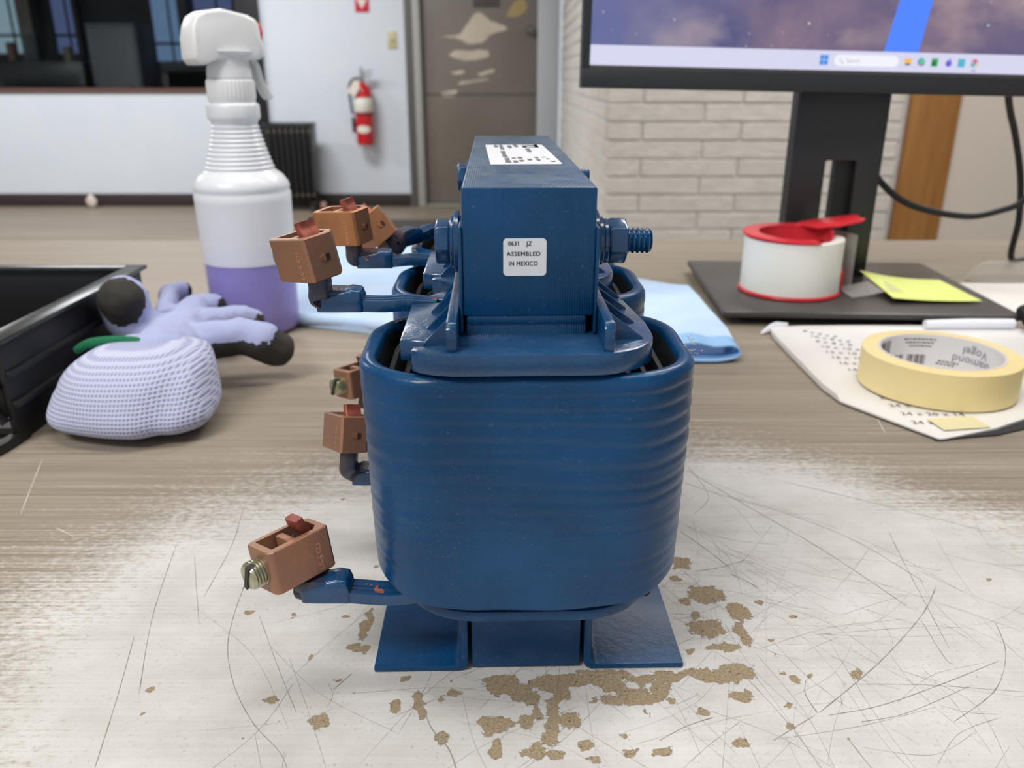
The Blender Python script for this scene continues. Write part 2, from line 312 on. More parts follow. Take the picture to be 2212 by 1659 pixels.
for i, (x, h_, c_, nm, lb) in enumerate(((-5.12, .30, S(60, 54, 46), 'parts_box', 'tall brown box at the left end of the dim tool cabinet beyond the window'), (-4.84, .16, S(84, 60, 50), 'paint_can', 'reddish can on the dim tool cabinet beyond the window'), (-4.62, .24, S(52, 56, 62), 'parts_box', 'grey box in the middle of the dim tool cabinet beyond the window'), (-4.30, .12, S(96, 88, 72), 'paint_can', 'small tan can at the right end of the dim tool cabinet beyond the window'))):
    o = obj(nm, lathe(B(), [(0, 0), (.045, 0), (.045, h_), (.038, h_ + .012), (0, h_ + .012)], 14) if nm == 'paint_can' else bx(-.055, .055, -.05, .05, 0, h_), M('clutter', c_, .6), loc=(x, 8.6, FZ + 1.081), bevel=.004 if nm == 'parts_box' else 0)
    tag(o, lb, nm.split('_')[1])
t_ = empty('tool_cabinet', (-4.45, 8.6, FZ), label='dark cluttered tool cabinet beyond the window, left of the grey locker', cat='cabinet')
obj('body', bx(-.75, .36, -.2, .2, 0, 1.08), M('cabinet_black', S(22, 23, 28), .4, n_scale=9, n_col=S(40, 36, 32), n_amt=.7), t_, bevel=.01)
for i in range(4): obj('drawer', bx(-.72, .33, -.215, -.2, .1 + .24 * i, .31 + .24 * i), M('drawer_black', S(30, 30, 34), .4), t_, bevel=.004)
obj('lamp', lathe(B(), [(.0, -.03), (.03, -.03), (.03, .0), (.0, .0)], 12, 'y', (-.52, -.215, .87)), emit('small_lamp', S(230, 235, 240), 1.6), t_)
t_ = empty('locker', (-3.78, 8.7, FZ), label='grey metal locker standing beyond the window between cabinets', cat='locker')
obj('body', bx(-.27, .2, -.2, .2, 0, 1.42), M('locker_grey', S(94, 94, 98), .5, n_scale=4, n_col=S(80, 80, 84)), t_, bevel=.01)
obj('door', bx(-.25, .18, -.215, -.2, .05, 1.38), M('locker_door', S(98, 98, 102), .5), t_, bevel=.006)
obj('handle', bx(.1, .13, -.24, -.215, .7, .86), BLACKP, t_, bevel=.004)
t_ = empty('workbench', (-2.78, 8.5, FZ), label='black workbench beyond the window at its right end', cat='bench')
obj('top', bx(-.5, .5, -.3, .3, .98, 1.08), M('bench_black', S(26, 26, 30), .5), t_, bevel=.01)
obj('side_panel', bx(-.5, -.44, -.28, .28, 0, .98), M('bench_side', S(24, 24, 27), .5), t_, bevel=.005)
obj('side_panel', bx(.44, .5, -.28, .28, 0, .98), M('bench_side2', S(24, 24, 27), .5), t_, bevel=.005)
obj('back_panel', bx(-.44, .44, .2, .25, .05, .98), M('bench_back', S(20, 20, 24), .5), t_, bevel=.005)
# grey door
DOORM = M('grey_brown_door_paint', S(126, 119, 110), .38, n_scale=2.5, n_col=S(118, 111, 102), b_scale=14, b_str=.08, b_dist=.004)
dr = struct('door_1', bx(-.665, .185, WY + .02, WY + .06, -.73, 1.33), DOORM, bevel=.004)
FRM = M('pale_metal_door_frame', S(186, 190, 196), .4)
bm = B(); box(bm, -.72, -.665, WY - .03, WY + .09, FZ, 1.38)
struct('trim_4', bm, M('left_frame_grey', S(168, 168, 164), .4), bevel=.006)
struct('trim_5', bx(-.78, -.72, WY - .012, WY + .1, FZ, 1.38), M('dark_frame_edge', S(96, 92, 90), .5), bevel=.004)
struct('trim_6', bx(.185, .345, WY - .03, WY + .09, FZ, 1.38), FRM, bevel=.006)
struct('trim_7', bx(-.665, .185, WY - .02, WY + .1, FZ, -.735), M('threshold', S(150, 148, 142), .4), bevel=.004)
obj('seam', bx(-.66, .18, WY + .016, WY + .021, .066, .076), M('seam_dark', S(86, 80, 74), .6), dr, smooth=0)
bm = lathe(B(), [(0, 0), (.028, 0), (.028, -.012), (.012, -.016), (.012, -.035), (.024, -.045), (.027, -.06), (.018, -.072), (0, -.074)], 20, 'y', (.135, WY + .02, .505))
obj('door_knob', bm, M('dull_nickel', S(120, 118, 116), .3, .9), dr)
PEEL = M('door_patch_pale', S(208, 196, 180), .5, n_scale=9, n_col=S(196, 182, 164)); PATCH_YELLOW = M('door_patch_yellow', S(170, 146, 98), .5)  # PEEL is just the pale patch colour on the door face
for i, poly in enumerate(DOOR):  # thin irregular pale patches on the door face, the last one dull yellow
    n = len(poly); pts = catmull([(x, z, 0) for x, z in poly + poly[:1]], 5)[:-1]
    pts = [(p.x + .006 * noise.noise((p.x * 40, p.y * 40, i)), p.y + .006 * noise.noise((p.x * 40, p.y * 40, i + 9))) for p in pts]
    obj('door_patch', prism(B(), pts, WY + .0185, WY + .021, 'y'), PATCH_YELLOW if i == len(DOOR) - 1 else PEEL, dr, smooth=0)
obj('push_plate', bx(-.28, -.09, WY + .014, WY + .021, .665, .9), M('plate_dark', S(92, 88, 86), .35, .4), dr, bevel=.002)

# brick pier on the right: front face at y = 3.3, side face running back to the door
def brick_mat(name, c1, c2):
    m = bpy.data.materials.new(name); t = NT(m); v = t.co((1, 1, 3))
    oi = t.n('ShaderNodeObjectInfo')
    vv = t.n('ShaderNodeVectorMath', operation='ADD'); t.l(v, vv.inputs[0])
    sc = t.n('ShaderNodeVectorMath', operation='SCALE'); t.l(oi.outputs['Location'], sc.inputs[0]); sc.inputs['Scale'].default_value = 7.3; t.l(sc.outputs[0], vv.inputs[1])
    f = t.ramp(t.noise(vv.outputs[0], 14, 5, .65), .35, .68)
    c = t.mix(f, c1, c2); c = t.mix(t.math('MULTIPLY', oi.outputs['Random'], .3), c, S(196, 190, 182))
    t.l(c, t.b.inputs['Base Color']); t.b.inputs['Roughness'].default_value = .8
    t.bump(t.noise(vv.outputs[0], 22, 5, .7), .8, .006); return m
BR = brick_mat('pale_split_brick', S(226, 221, 214), S(206, 200, 192))
MORT = M('grey_mortar', S(200, 198, 198), .9, n_scale=30, n_col=S(188, 186, 187))
BX, BY = .366, 3.3
bm = B(); box(bm, BX + .006, 1.52, BY + .006, WY + .1, FZ, CZ)
wb = struct('wall_brick', bm, MORT, smooth=0)
CO, BL, BH, J = .0682, .379, .0682, .0068
def brick_mesh(L, side):
    b = B(); h = BH - J
    if side: box(b, -.001, .03, 0, L - J * 1.2, 0, h)
    else: box(b, 0, L - J * 1.2, -.001, .03, 0, h)
    es = [e for e in b.edges]; bmesh.ops.bevel(b, geom=es, offset=.003, segments=1, affect='EDGES')
    me = bpy.data.meshes.new('brick'); b.to_mesh(me); b.free(); me.materials.append(BR); return me
cache = {}
def brick(L, side, x, y, z):
    key = (round(L, 3), side)
    if key not in cache: cache[key] = brick_mesh(L, side)
    o = bpy.data.objects.new('brick', cache[key]); C.objects.link(o); o.parent = wb; o.location = (x, y, z); return o
z = .1025 - CO * 12; row = 0
while z < .66:
    x = BX; first = BL * (.98 if row % 2 else .36)
    while x < 1.50:
        L = min(first, 1.50 - x); 
        if L > .03: brick(L, False, x, BY + random.uniform(-.002, .003), z + J / 2)
        x += first; first = BL
    y = BY + .034; first = BL * (.30 if row % 2 else .9)
    while y < WY - .05:
        L = min(first, WY - .04 - y)
        if L > .03: brick(L, True, BX + random.uniform(-.002, .003), y, z + J / 2)
        y += first; first = BL
    z += CO; row += 1
OAK = bpy.data.materials.new('oak_trim'); t = NT(OAK); v = t.co((14, 14, .9))
t.l(t.mix(t.ramp(t.noise(v, 3.2, 5, .6), .3, .7), S(178, 128, 70), S(150, 100, 50)), t.b.inputs['Base Color']); t.b.inputs['Roughness'].default_value = .4
struct('trim_8', bx(1.505, 1.69, BY - .03, BY + .02, FZ, CZ), OAK, bevel=.004)
struct('wall_right', bx(1.69, 5, BY - .01, BY + .12, FZ, CZ), BEIGE, smooth=0)

# dark floor strip, scraps, heater, extinguisher, sign, switch
o = obj('floor_tone', bx(-1.15, .05, 5.28, 5.78, FZ, FZ + .012), M('strip_dark', S(72, 66, 60), .9, b_scale=200, b_str=.4), bevel=.004)  # flat dark grey strip laid across the floor
tag(o, 'dark grey flat strip on the floor in front of the grey door', 'mat')
bm = B(); bmesh.ops.create_icosphere(bm, subdivisions=2, radius=.045)
for v in bm.verts: v.co = Vector((v.co.x * .9, v.co.y * .5, v.co.z * 1.1 if v.co.z < 0 else v.co.z * 1.3 * (1 - abs(v.co.x) * 9))) + Vector((0, 0, .0)) + Vector((noise.noise(v.co * 50), noise.noise(v.co * 60), 0)) * .01
o = obj('crumpled_paper', bm, M('scrap_paper', S(216, 200, 190), .8), loc=(-3.22, 6.40, FZ + .05), smooth=0)
tag(o, 'small crumpled scrap of pale paper on the floor against the left baseboard', 'paper')
h = empty('oil_heater', (-1.632, 6.28, FZ), label='black oil-filled column heater standing against the white wall', cat='heater')
HB = M('heater_black', S(24, 25, 27), .35); HD = M('heater_dots', S(120, 108, 92), .5)
for i in range(8):
    x = -.125 + i * .042
    f = obj('fin', prism(B(), [(p[0] , p[1] + .36) for p in rrect(.085, .27, .04, 6)], x - .014, x + .014, 'x'), HB, h, bevel=.004)
    for zz in (.575, .125): obj('vent_slot', bx(x - .008, x + .008, -.0865, -.0845, zz - .006, zz + .006), HD, f, smooth=0)
obj('top_cover', bx(-.142, .188, -.082, .082, .600, .632), HB, h, bevel=.006)
obj('control_box', bx(-.178, -.142, -.08, .08, .1, .63), HB, h, bevel=.01)
obj('dial', lathe(B(), [(0, -.012), (.02, -.012), (.024, 0), (0, 0)], 18, 'y', (-.160, -.08, .3)), M('dial_grey', S(170, 168, 164), .4), h)
for x in (-.13, .16):
    f = obj('foot', bx(x - .02, x + .02, -.13, .13, .045, .075), HB, h, bevel=.006)
    for y in (-.11, .11): obj('caster', lathe(B(), [(0, -.012), (.022, -.012), (.022, .012), (0, .012)], 16, 'x', (x, y, .023)), BLACKP, f)
bm = B(); bmesh.ops.create_icosphere(bm, subdivisions=2, radius=.03)
for v in bm.verts: v.co += Vector((noise.noise(v.co * 70), noise.noise(v.co * 80 + Vector((3, 0, 0))), noise.noise(v.co * 60))) * .009; v.co.x *= .8
o = obj('crumpled_paper', bm, M('scrap_pink', S(206, 164, 152), .8), loc=(-1.425, 6.30, FZ + .033), smooth=0)
tag(o, 'small pinkish crumpled scrap on the floor beside the black heater', 'paper')
e = empty('fire_extinguisher', (-1.095, 6.415, -.285), label='red fire extinguisher hanging on the white wall left of the grey door', cat='extinguisher')
RED = M('extinguisher_red', S(196, 22, 34), .28, coat=.4)
e_b = obj('cylinder', lathe(B(), [(0, 0), (.05, 0), (.063, .008), (.066, .02), (.066, .345), (.062, .375), (.047, .41), (.026, .432), (.02, .44), (0, .44)], 36), RED, e)
obj('label', lathe(B(), [(.0665, .235), (.0672, .236), (.0672, .333), (.0665, .334)], 36, caps=False), M('ext_label', S(226, 222, 212), .5), e_b)
bm = B()
for i in range(13):
    a0 = R(-138 + 96 * i / 12); hh = .026 * math.sqrt(max(0, 1 - ((i - 6) / 6.3) ** 2))
    for zz in (-hh, hh): bm.verts.new((.0672 * math.cos(a0), .0672 * math.sin(a0), .115 + zz))
bm.verts.ensure_lookup_table()
for i in range(12): bm.faces.new([bm.verts[j] for j in (2 * i, 2 * i + 2, 2 * i + 3, 2 * i + 1)])
obj('oval_label', bm, M('ext_oval', S(230, 226, 216), .5), e_b)
obj('strap', lathe(B(), [(.066, .214), (.0685, .214), (.0685, .228), (.066, .228)], 36, caps=False), M('strap_dark', S(90, 22, 30), .5), e)
bm = lathe(B(), [(0, .435), (.016, .435), (.018, .46), (.012, .48), (.010, .5), (0, .5)], 16)
obj('valve', bm, M('valve_brass', S(150, 140, 128), .35, .7), e)
bm = prism(B(), [(-.012, .482), (.02, .478), (.075, .492), (.074, .499), (.02, .49), (-.012, .496)], -.011, .011, 'y')
merge(bm, prism(B(), [(-.012, .500), (.01, .503), (.078, .520), (.078, .527), (.0, .512), (-.012, .510)], -.011, .011, 'y'))
merge(bm, bx(-.008, .004, -.01, .01, .505, .545))
obj('handle', bm, M('handle_grey', S(140, 142, 146), .4, .6), e)
bm = tube(B(), [(-.015, -.005, .468), (-.06, -.012, .462), (-.092, -.015, .42), (-.094, -.012, .34), (-.083, -.01, .22)], .0095, 10)
hs = obj('hose', bm, M('hose_black', S(38, 48, 58), .5), e)
obj('nozzle', tube(B(), [(-.082, -.01, .20), (-.079, -.01, .15), (-.075, -.01, .09)], [.012, .0135, .016], 12), M('nozzle_black', S(22, 28, 30), .5), hs)
obj('inspection_tag', prism(B(), [(-.105, .375), (-.045, .345), (-.005, .41), (-.02, .45), (-.05, .455)], -.073, -.071, 'y'), M('tag_cream', S(226, 216, 204), .6), e)
obj('wall_bracket', bx(-.03, .03, .066, .086, .19, .42), M('bracket_red', S(120, 30, 34), .5), e, bevel=.003)
s = empty('arrow_sign', (-1.078, WY, .63), label='red sign with a pale downward arrow on the white wall above the fire extinguisher', cat='sign')
obj('plate', bx(-.05, .05, -.006, 0, 0, .30), M('sign_red', S(206, 34, 66), .5), s, bevel=.002)
obj('arrow', prism(B(), [(0, .022), (.038, .085), (.018, .085), (.018, .27), (-.018, .27), (-.018, .085), (-.038, .085)], -.008, -.0062, 'y'), M('sign_cream', S(226, 214, 204), .5), s, smooth=0)
s = empty('switch_plate', (-.872, WY, .385), label='cream light switch plate on the white wall beside the door', cat='switch')
obj('plate', bx(-.036, .036, -.006, 0, 0, .118), M('ivory_plate', S(196, 188, 148), .45), s, bevel=.003)
obj('toggle', bx(-.006, .006, -.018, -.005, .048, .07), M('ivory_toggle', S(178, 164, 128), .45), s, bevel=.002)
for zz in (.03, .088): obj('screw', lathe(B(), [(0, -.0075), (.003, -.007), (.003, -.005)], 10, 'y', (0, 0, zz), caps=False), ZINC, s)

# ================================================================ TABLE
TX0, TX1, TY0, TY1 = -1.35, 1.30, -.05, 1.068
tb = empty('work_table', (0, 0, 0), label='large laminate work table, worn pale and chipped under the blue reactor', cat='table')
def lines(a, b, lo, hi, st, co):
    out = [a]; 
    k = int((lo - a) / co)
    out += [a + (lo - a) * i / max(k, 1) for i in range(1, max(k, 1))]
    n = int(round((hi - lo) / st)); out += [lo + (hi - lo) * i / n for i in range(n + 1)]
    k = max(int((b - hi) / co), 1); out += [hi + (b - hi) * i / k for i in range(1, k + 1)]
    return out
xs = lines(TX0, TX1, -.21, .235, .0016, .05); ys = lines(TY0, TY1, .175, .385, .0016, .05)
def chip_field(x, y):
    if not (-.2 < x < .23 and .17 < y < .39): return 0.
    nx = .0016 * noise.noise((x * 260, y * 260, 1)); ny = .0016 * noise.noise((x * 260, y * 260, 5)); f = 0.
    for cx, cy, rx, ry in CHIPS:
        dx = (x + nx - cx) / rx; dy = (y + ny - cy) / ry
        if abs(dx) < 2.2 and abs(dy) < 2.2:
            f = max(f, 1.5 - math.sqrt(dx * dx + dy * dy))
    return max(0., min(1., f / 1.5))
def wear_field(x, y):
    e = math.hypot((x - .045) / .27, (y - .235) / .215) + .10 * noise.noise((x * 9, y * 9, 2)) + .05 * noise.noise((x * 30, y * 30, 4))
    t = (1.22 - e) / .66; t = max(0., min(1., t)); return t * t * (3 - 2 * t)
verts = [(x, y, 0.) for y in ys for x in xs]; nx = len(xs); ny = len(ys)
faces = [(j * nx + i, j * nx + i + 1, (j + 1) * nx + i + 1, (j + 1) * nx + i) for j in range(ny - 1) for i in range(nx - 1)]
me = bpy.data.meshes.new('tabletop'); me.from_pydata(verts, [], faces)
ca = me.attributes.new('chips', 'FLOAT', 'POINT'); wa = me.attributes.new('wear', 'FLOAT', 'POINT')
ca.data.foreach_set('value', [chip_field(v[0], v[1]) for v in verts]); wa.data.foreach_set('value', [wear_field(v[0], v[1]) for v in verts])
tm = bpy.data.materials.new('worn_striped_laminate'); t = NT(tm)
A = t.n('ShaderNodeAttribute', attribute_name='chips').outputs['Fac']; Wf = t.n('ShaderNodeAttribute', attribute_name='wear').outputs['Fac']
v0 = t.co()
g1 = t.noise(t.co((6, 760, 1)), 1., 5, .68); g2 = t.noise(t.co((2.5, 130, 1)), 1., 3, .5)
grain = t.math('ADD', t.math('MULTIPLY', g1, .78), t.math('MULTIPLY', g2, .22))
lam = t.mix(t.ramp(grain, .38, .62), S(130, 118, 104), S(165, 154, 140))
# worn zone: the print scuffs away in streaks and specks
sc = t.math('ADD', t.math('MULTIPLY', grain, .60), t.math('MULTIPLY', t.noise(t.co((.55, 1, 1)), 420, 6, .75), 1.0))
wm = t.ramp(t.math('ADD', t.math('MULTIPLY', Wf, 1.25), t.math('MULTIPLY', t.math('SUBTRACT', sc, .8), 2.0)), .26, .86)
pale = t.mix(t.ramp(t.noise(v0, 30, 4, .6), .35, .65), S(206, 203, 200), S(190, 187, 182))
speck = t.math('MULTIPLY', t.ramp(t.noise(v0, 650, 5, .75), .58, .65), t.ramp(t.noise(v0, 70, 3), .36, .55))
pale = t.mix(t.math('MULTIPLY', speck, .6), pale, S(128, 122, 116))
fine = t.ramp(t.noise(t.co((60, 900, 1), (0, 0, .5)), 1., 3, .6), .66, .72)
pale = t.mix(t.math('MULTIPLY', fine, .30), pale, S(140, 134, 126))
pale = t.mix(t.math('MULTIPLY', t.ramp(grain, .42, .60), .16), pale, S(236, 232, 226)); pale = t.mix(t.math('MULTIPLY', t.ramp(t.noise(v0, 1500, 3, .75), .52, .7), .22), pale, S(150, 146, 140))
col = t.mix(wm, lam, pale)
cn = t.math('ADD', A, t.math('MULTIPLY', t.math('SUBTRACT', t.noise(v0, 260, 7, .68), .5), 1.25))
cm = t.ramp(cn, .40, .44)
wood = t.mix(t.ramp(t.noise(v0, 1100, 3, .7), .35, .65), S(132, 117, 98), S(172, 154, 124))
wood = t.mix(t.ramp(t.noise(v0, 700, 2, .6), .62, .70), wood, S(98, 86, 74))
col = t.mix(cm, col, wood)
t.l(col, t.b.inputs['Base Color'])
rg = t.n('ShaderNodeMapRange'); t.l(cm, rg.inputs[0]); rg.inputs[3].default_value = .52; rg.inputs[4].default_value = .85; t.l(rg.outputs[0], t.b.inputs['Roughness'])
t.bump(t.math('SUBTRACT', t.math('MULTIPLY', g1, .15), t.math('MULTIPLY', cm, 1.)), .6, .0006)
t.b.inputs['Specular IOR Level'].default_value = .16
me.materials.append(tm); o = bpy.data.objects.new('tabletop', me); C.objects.link(o); o.parent = tb
EDGE = M('table_edge', S(120, 110, 98), .5)
obj('table_slab', bx(TX0, TX1, TY0, TY1, -.03, -.0006), EDGE, tb, smooth=0)
for x in (TX0 + .08, TX1 - .08):
    for y in (TY0 + .06, TY1 - .06): obj('leg', bx(x - .03, x + .03, y - .03, y + .03, FZ, -.03), BLACKP, tb, bevel=.003)
# scratches, as thin ribbons lying on the worn surface
def ribbon(bm, pts, w, z=.00012):
    path = catmull([(p[0], p[1], 0) for p in pts], 14); m = len(path); L = []
    for i, p in enumerate(path):
        d = (path[min(i + 1, m - 1)] - path[max(i - 1, 0)]).normalized(); nn = Vector((-d.y, d.x, 0))
        hw = w / 2 * (.35 + .9 * abs(noise.noise((p.x * 300, p.y * 300, w * 1e4)))) * min(1, i / 3 + .3, (m - 1 - i) / 3 + .3)
        L.append((bm.verts.new((p.x + nn.x * hw, p.y + nn.y * hw, z)), bm.verts.new((p.x - nn.x * hw, p.y - nn.y * hw, z))))
    for a, b in zip(L, L[1:]): bm.faces.new((a[0], a[1], b[1], b[0]))
bm = B()
for wd, pts in SCRATCHES: ribbon(bm, pts, wd * 1.0)
rs = random.Random(3)
for i in range(270):
    x, y = rs.gauss(.075, .075), rs.gauss(.255, .055); a = rs.choice([R(-55), R(-40), R(60), R(20), R(-75)]) + rs.gauss(0, .35); L = rs.uniform(.004, .045)
    c_ = rs.gauss(0, .15) * L
    p = [(x - math.cos(a) * L, y - math.sin(a) * L), (x - math.sin(a) * c_, y + math.cos(a) * c_), (x + math.cos(a) * L, y + math.sin(a) * L)]
    ribbon(bm, p, rs.uniform(.00008, .0002), .00008 + i * 1e-7)
obj('scratches', bm, M('scratch_grey', S(122, 115, 108), .8, n_scale=150, n_col=S(168, 162, 155), n_amt=.8), tb, smooth=0, kind='stuff')
bm = B()
for pts in LIGHTSCR: ribbon(bm, pts, .0008)
obj('pale_scratches', bm, M('scratch_pale', S(206, 200, 186), .7), tb, smooth=0, kind='stuff')

# ================================================================ BLUE THREE-COIL REACTOR
rx = empty('reactor', (.005, .242, 0), R(1.3), label='blue enamelled three-coil iron-core line reactor with copper lugs in the middle of the table', cat='reactor')
HX, TOPZ, DEP = .0198, .170, .218                 # core half width, height, depth
YC = (.0195, .109, .1985)                        # leg / coil centres
obj('top_yoke', bx(-HX, HX, 0, DEP, .1316, TOPZ), BLUEW, rx, bevel=.0007)
obj('bottom_yoke', bx(-HX + .0004, HX - .0004, .0005, DEP - .0005, .0006, .0335), BLUEW, rx, bevel=.0006)
for i, yc in enumerate(YC):
    y0, y1 = yc - .0175, yc + .0175
    obj('core_leg', bx(-HX + .0008, HX - .0020, y0 - .0012, y1, .0335, .1316), BLUEW, rx, bevel=.0006)
obj('lamination_ledge', bx(-HX + .0010, HX - .0022, .0003, .003, .1288, .1317), BLUEW, rx, bevel=.0006)
for s in (-1, 1):
    a, b = sorted((s * HX, s * (HX + .0011)))
    obj('side_plate', bx(a, b, -.0006, DEP + .0006, .1262, .1585), BLUE, rx, bevel=.0005)
    # folded steel foot along each side
    pts = [(s * (HX + .0008), .032), (s * (HX + .0008), .0035), (s * (HX + .0016), .0012), (s * (HX + .0035), .0002), (s * .0555 + .0012, .0002), (s * .0555 + .0012, .0024), (s * (HX + .0062), .0024), (s * (HX + .0044), .0031), (s * (HX + .0034), .0050), (s * (HX + .0034), .032)]
    ft = obj('mounting_foot', prism(B(), pts, -.0008, DEP + .0008, 'y'), BLUE, rx, bevel=.0005)
    for yy in (.0445, DEP - .0445):
        sl = lathe(B(), [(0, 0), (.0036, 0), (.0036, .00035), (0, .00035)], 20, 'z', (s * .0492, yy - .001, .0023))
        obj('mounting_slot', sl, M('slot_dark', S(16, 16, 18), .8), ft)
# bobbin end plates, collars and ribs
ARC = [(.0385 - .021 * (1 - math.cos(R(a))), -.0385 + .021 * (1 - math.sin(R(a)))) for a in range(90, -1, -10)]
PLATE = [(-.022, -.0388)] + ARC + [(.0385, -.006), (.0355, .022), (.033, .028), (.028, .033), (.022, .036), (-.022, .0388), (-.030, .036), (-.0335, .031), (-.0345, .0265), (-.028, .0258), (-.0275, .0205), (-.0392, .0190), (-.0390, -.0238), (-.0278, -.0246), (-.0272, -.0292), (-.0345, -.0300), (-.0348, -.0335), (-.0325, -.0355), (-.028, -.0376)]
def hole_plate(bm, outline, z0, z1, hx, hy):
    """flat plate with a rectangular hole for the core leg"""
    prism(bm, outline, z0, z1); return bm
for i, yc in enumerate(YC):
    bm = hole_plate(B(), PLATE, .1188, .1256, HX, .018)
    pl = obj('bobbin_plate', bm, BLUEG, rx, bevel=.0008, loc=(0, yc, 0))
    for s in (-1, 1):
        a, b = sorted((s * (HX + .0013), s * (HX + .0045)))
        bm = prism(B(), [(-.0365, .1252), (.0365, .1252), (.0365, .1342), (-.0345, .1342), (-.0365, .1322)], a, b, 'x')
        obj('collar', bm, BLUEG, pl, bevel=.0006)
        for yy in ((-.0292, -.0125, .0062, .0235) if s < 0 else (-.0240, -.0070, .0100, .0255)):
            ex = .0315 if s < 0 else .0345
            if s < 0 and yy > .02: ex = .0285
            bm = prism(B(), [(s * (HX + .0040), .1252), (s * ex, .1252), (s * ex, .1260), (s * (HX + .0042), .1339)], yy - .0006, yy + .0006, 'y')
            obj('rib', bm, BLUEG, pl, bevel=.0003, seg=1)
    low = [(x * 1.03, y * .89) for x, y in rrect(.040, .0385, .024, 8)]
    obj('lower_bobbin_plate', prism(B(), low, .0312, .0352), BLUE, rx, bevel=.0008, loc=(0, yc, 0))
# coils
CA, CB, CR = .0533, .0372, .0262
def coil_mesh(seed):
    N = 168; rings = []; nz = 96; z0, z1 = .0378, .1158
    def ring(ins, z, dis=True):
        pts = rrect_even(CA - ins, CB - ins, max(CR - ins, .004), N); out = []
        for x, y in pts:
            d = 0.
            if dis:
                L = math.hypot(x, y); ux, uy = x / L, y / L; th = math.atan2(y, x)
                zz = z + .0045 * noise.noise((ux * 1.4, uy * 1.4, seed)) + .0035 * noise.noise((z * 55, ux * .8, seed + 3)) + .0016 * math.sin(th * 1.0 + seed)
                ph = zz / .0056 * 2 * math.pi
                am = .22 + .78 * max(0, .55 + .9 * noise.noise((ux * 1.7 + 3, uy * 1.7, z * 30 + seed * 2.))) + (.35 if x > .01 else 0)
                am *= min(1., max(.25, (z - .055) / .03)) if z < .085 else 1.
                rgt = max(0., min(1., (x + .012) / .05)); am *= .30 + .75 * rgt * (.45 + .8 * abs(noise.noise((z * 70, ux * 1.2, seed + 7))))
                d = .00026 * am * (math.sin(ph) + .35 * math.sin(2 * ph + 1.)) + .0009 * noise.noise((ux * 2.2, uy * 2.2, z * 26 + seed)) + .00018 * noise.noise((ux * 1.1, uy * 1.1, z * 420 + seed))
                x += ux * d; y += uy * d
            lift = .0088 * min(1, abs(x) / CA) ** 2.7 * max(0, 1 - (z - .0345) / .02)
            tp = 1 - .030 * max(0, (.116 - z) / .08)
            x *= tp; z_ = z + lift
            out.append((x, y, z_ + (.0006 * noise.noise((x * 60, y * 60, seed)) if dis else 0)))
        return out
    rings.append(ring(.014, .0362, False)); rings.append(ring(.004, .0366, False)); rings.append(ring(.0012, .0371)); 
    for k in range(nz + 1): rings.append(ring(0, z0 + (z1 - z0) * k / nz))
    for ins, z in ((.0006, .1168), (.0016, .1176), (.003, .1180), (.0044, .1177), (.0053, .1168), (.0056, .115)): rings.append(ring(ins, z, ins < .003))
    for z in (.108, .09, .06): rings.append(ring(.0057, z, False))
    nr = len(rings); bm = loft(B(), rings, True, False)
    for f_, fc in enumerate(bm.faces):
        if f_ // N >= nr - 4: fc.material_index = 1
    return bm
for i, yc in enumerate(YC):
    c = obj('coil', coil_mesh(i * 3.7 + 1), [BLUE, DUCT], rx, smooth=60, loc=(0, yc, 0))
    for k, (ins, top) in enumerate(((.0085, .1120), (.0128, .1085), (.0168, .1050), (.0205, .1020))):
        rings = []
        for di, z in ((.0, .055), (0, top - .001), (.0006, top), (.0022, top + .0002), (.0028, top - .0012), (.0028, .055)):
            rings.append([(x, y, z + .0012 * noise.noise((x * 40, y * 40, k + i * 5)) * (z > .06)) for x, y in rrect_even(CA - ins - di, CB - ins - di, max(CR - ins - di, .004), 72)])
        obj('winding_layer', loft(B(), rings, True, False), DUCT, c)
# through bolts
def thread(x0, x1, r, pitch=.00155, n=20, yz=(0, 0)):
    prof = [(0, x0)]; x = x0; k = 0
    while x <= x1 - pitch / 2:
        prof.append((r, x)); prof.append((r, x + pitch * .2)); prof.append((r * .82, x + pitch * .6)); x += pitch
    prof += [(r * .9, x1 - .0004), (r * .8, x1), (0, x1)]
    return lathe(B(), prof, n, 'x', (0, yz[0], yz[1]), caps=False)
for yb in (.0195, .1985):
    zb = .1508
    sh = obj('through_bolt', thread(-.022, .0398, .0040, yz=(yb, zb)), BLUEG, rx, smooth=20)
    hexm = lambda x0, x1, r, a: xf(lathe(B(), [(r * .93, x0), (r, x0 + .0006), (r, x1 - .0006), (r * .93, x1)], 6, 'x'), Matrix.Translation((0, yb, zb)) @ Matrix.Rotation(R(a), 4, 'X'))
    obj('hex_head', hexm(-.0288, -.0240, .0072, 12), BLUEG, sh, bevel=.0004)
    obj('hex_nut', hexm(.0258, .0318, .0072, 20), BLUEG, sh, bevel=.0005)
    for x0, x1, r in ((-.0240, -.0228, .0082), (-.0228, -.0211, .0098), (.0211, .0226, .0098), (.0226, .0242, .0076), (.0242, .0258, .0070)):
        obj('washer', lathe(B(), [(0, x0), (r * .96, x0), (r, x0 + .0003), (r, x1 - .0003), (r * .96, x1), (0, x1)], 32, 'x', (0, yb, zb), caps=False), BLUEG, sh)
